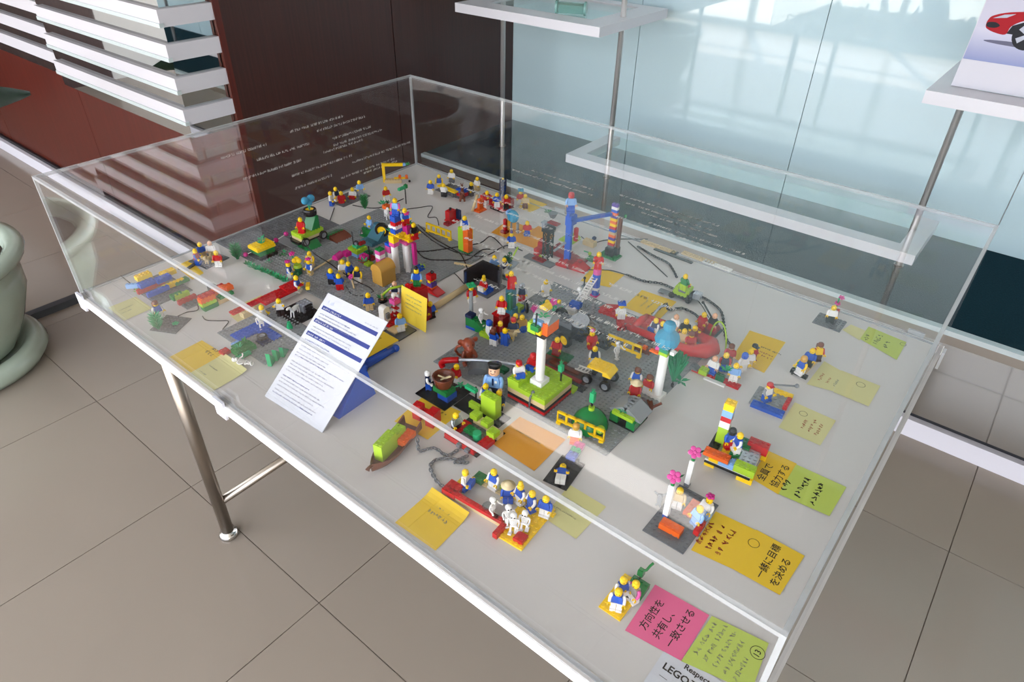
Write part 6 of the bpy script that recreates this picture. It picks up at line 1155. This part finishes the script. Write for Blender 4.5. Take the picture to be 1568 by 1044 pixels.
figw(on(r0, -7.2, .2, 3), 'white shirted figure with blue legs at the chained raft end', 'white', 'blue', 60, pose='sit', arms='white')
figw(on(r0, -3.0, 3.4, 1.2), 'blue figure with white legs beside the straw hat rower', 'blue', 'white', -40, arms='white')
figw(on(r0, .6, 3.2, 1.2), 'blue figure in a wide straw hat on the raft', 'blue', 'blue', 0, pose='sit', hat=('straw', 'straw'))
figw(on(r0, 3.0, 3.8, 1.2), 'blue figure with yellow bun and white legs on the raft', 'blue', 'white', -50, arms='white', hat=('stud', 'yellow'))
figw(on(r0, 5.8, 3.6, 2), 'white and blue figure with blue legs on the raft', 'blue', 'blue', -60, arms='white')
figw(on(r0, 8.4, 4.2, 2), 'blue figure with white legs at the yellow raft corner', 'blue', 'white', -20)
for i, (a, b, f_, lab) in enumerate(((1.4, -2.0, 60, 'white skeleton rower holding a clear dish on the red rail'), (4.6, -1.6, 20, 'white skeleton beside the red brick on the raft'), (6.4, -2.4, -10, 'white skeleton in front of the other raft skeletons'), (7.6, -.8, -20, 'white skeleton at the yellow end of the raft'))):
    v = on(r0, a, b, 2); o_ = skel(800, 600, lab, 0); o_.location = v; o_.rotation_euler = (0, 0, camang(v)+math.radians(f_)+PI/2)
bld('clear_dish', 'small clear dish held by a skeleton on the raft', 'toy dish', (747, 776), [('c', 0, 0, 0, .8, 1, 'tclear', 1.0)], 0, .012)
n_, c = note('pale sticky note with faint pencil lines beside the raft', 'note_pale', [(832, 792), (872, 742), (928, 776), (882, 825)]); wr(n_, 0, [.045, .05, .04], 'grey_ink', -.03, .012, .003, .012, .0004)
yp = un(953, 914); baseplate('yellow studded plate with three hugging figures', yp.x, yp.y, 4, 8, 'yellow')
bld('green_wedge', 'dark green wedge behind the hugging figures', 'toy bricks', (975, 903), [('s', 0, 0, 0, 3, 3, 3, 'green', -PI/2)], 0, BZ)
fig(943, 930, 'white and blue figure kneeling at the front of the yellow plate', 'blue', 'white', 0, BZ, arms='white')
fig(951, 912, 'white armed blue figure at the back of the yellow plate', 'blue', 'white', 30, BZ, arms='white')
fig(969, 918, 'grey pink figure at the right of the yellow plate', 'silver', 'white', -40, BZ, arms='pink')
bld('green_seaweed', 'curly green plant on a black stem behind the hugging figures', 'toy plant', (978, 894), [('r', [(0, 0, 0), (0, .1, 6)], .16, 'black', 'stem'), ('b', 0, .1, 6, 1, 1, 3, 'green'), ('r', [(0, .1, 8.5), (.6, .6, 9), (.8, 1.2, 10.5), (1.0, 1.9, 11)], .22, 'green', 'leaf')], 0, BZ)
n_, c = note('pink sticky note with bold brush characters', 'note_pink', [(1003, 895), (1086, 942), (1043, 1012), (957, 965)]); text(n_, '方向性を\n共有し、\n一致させる', 90, .0128, -.029, .016, bold=.0001)
n_, c = note('lime sticky note with faint script and number thirteen ring', 'note_lime', [(1043, 1012), (1090, 943), (1177, 985), (1150, 1060)], .001); wr(n_, 90, [.05, .056, .054, .05, .036], 'grey_ink', -.028, .026, .007, .0125, .0005); ring(n_, .028, .022, .009); text(n_, '13', 90, .0105, .0155, -.0315, bold=.0001)
a0 = un(1010, 1012); lc = empty('title_card', (a0.x, a0.y, TZ+.0003), 0, 'white title card with dark printed letters under the notes', 'card')
ob('paper', cached(('tc',), lambda bm: bx(bm, -.002, .15, -.11, .024, 0, .0004) and 0), 'paper', lc)
text(lc, 'Respect Each', 0, .010, .026, .010, bold=.0002, z=.0007); text(lc, 'LEGO™ S', 0, .013, .006, -.006, bold=.0003, z=.0007); text(lc, '—', 0, .010, .008, -.018, z=.0007)
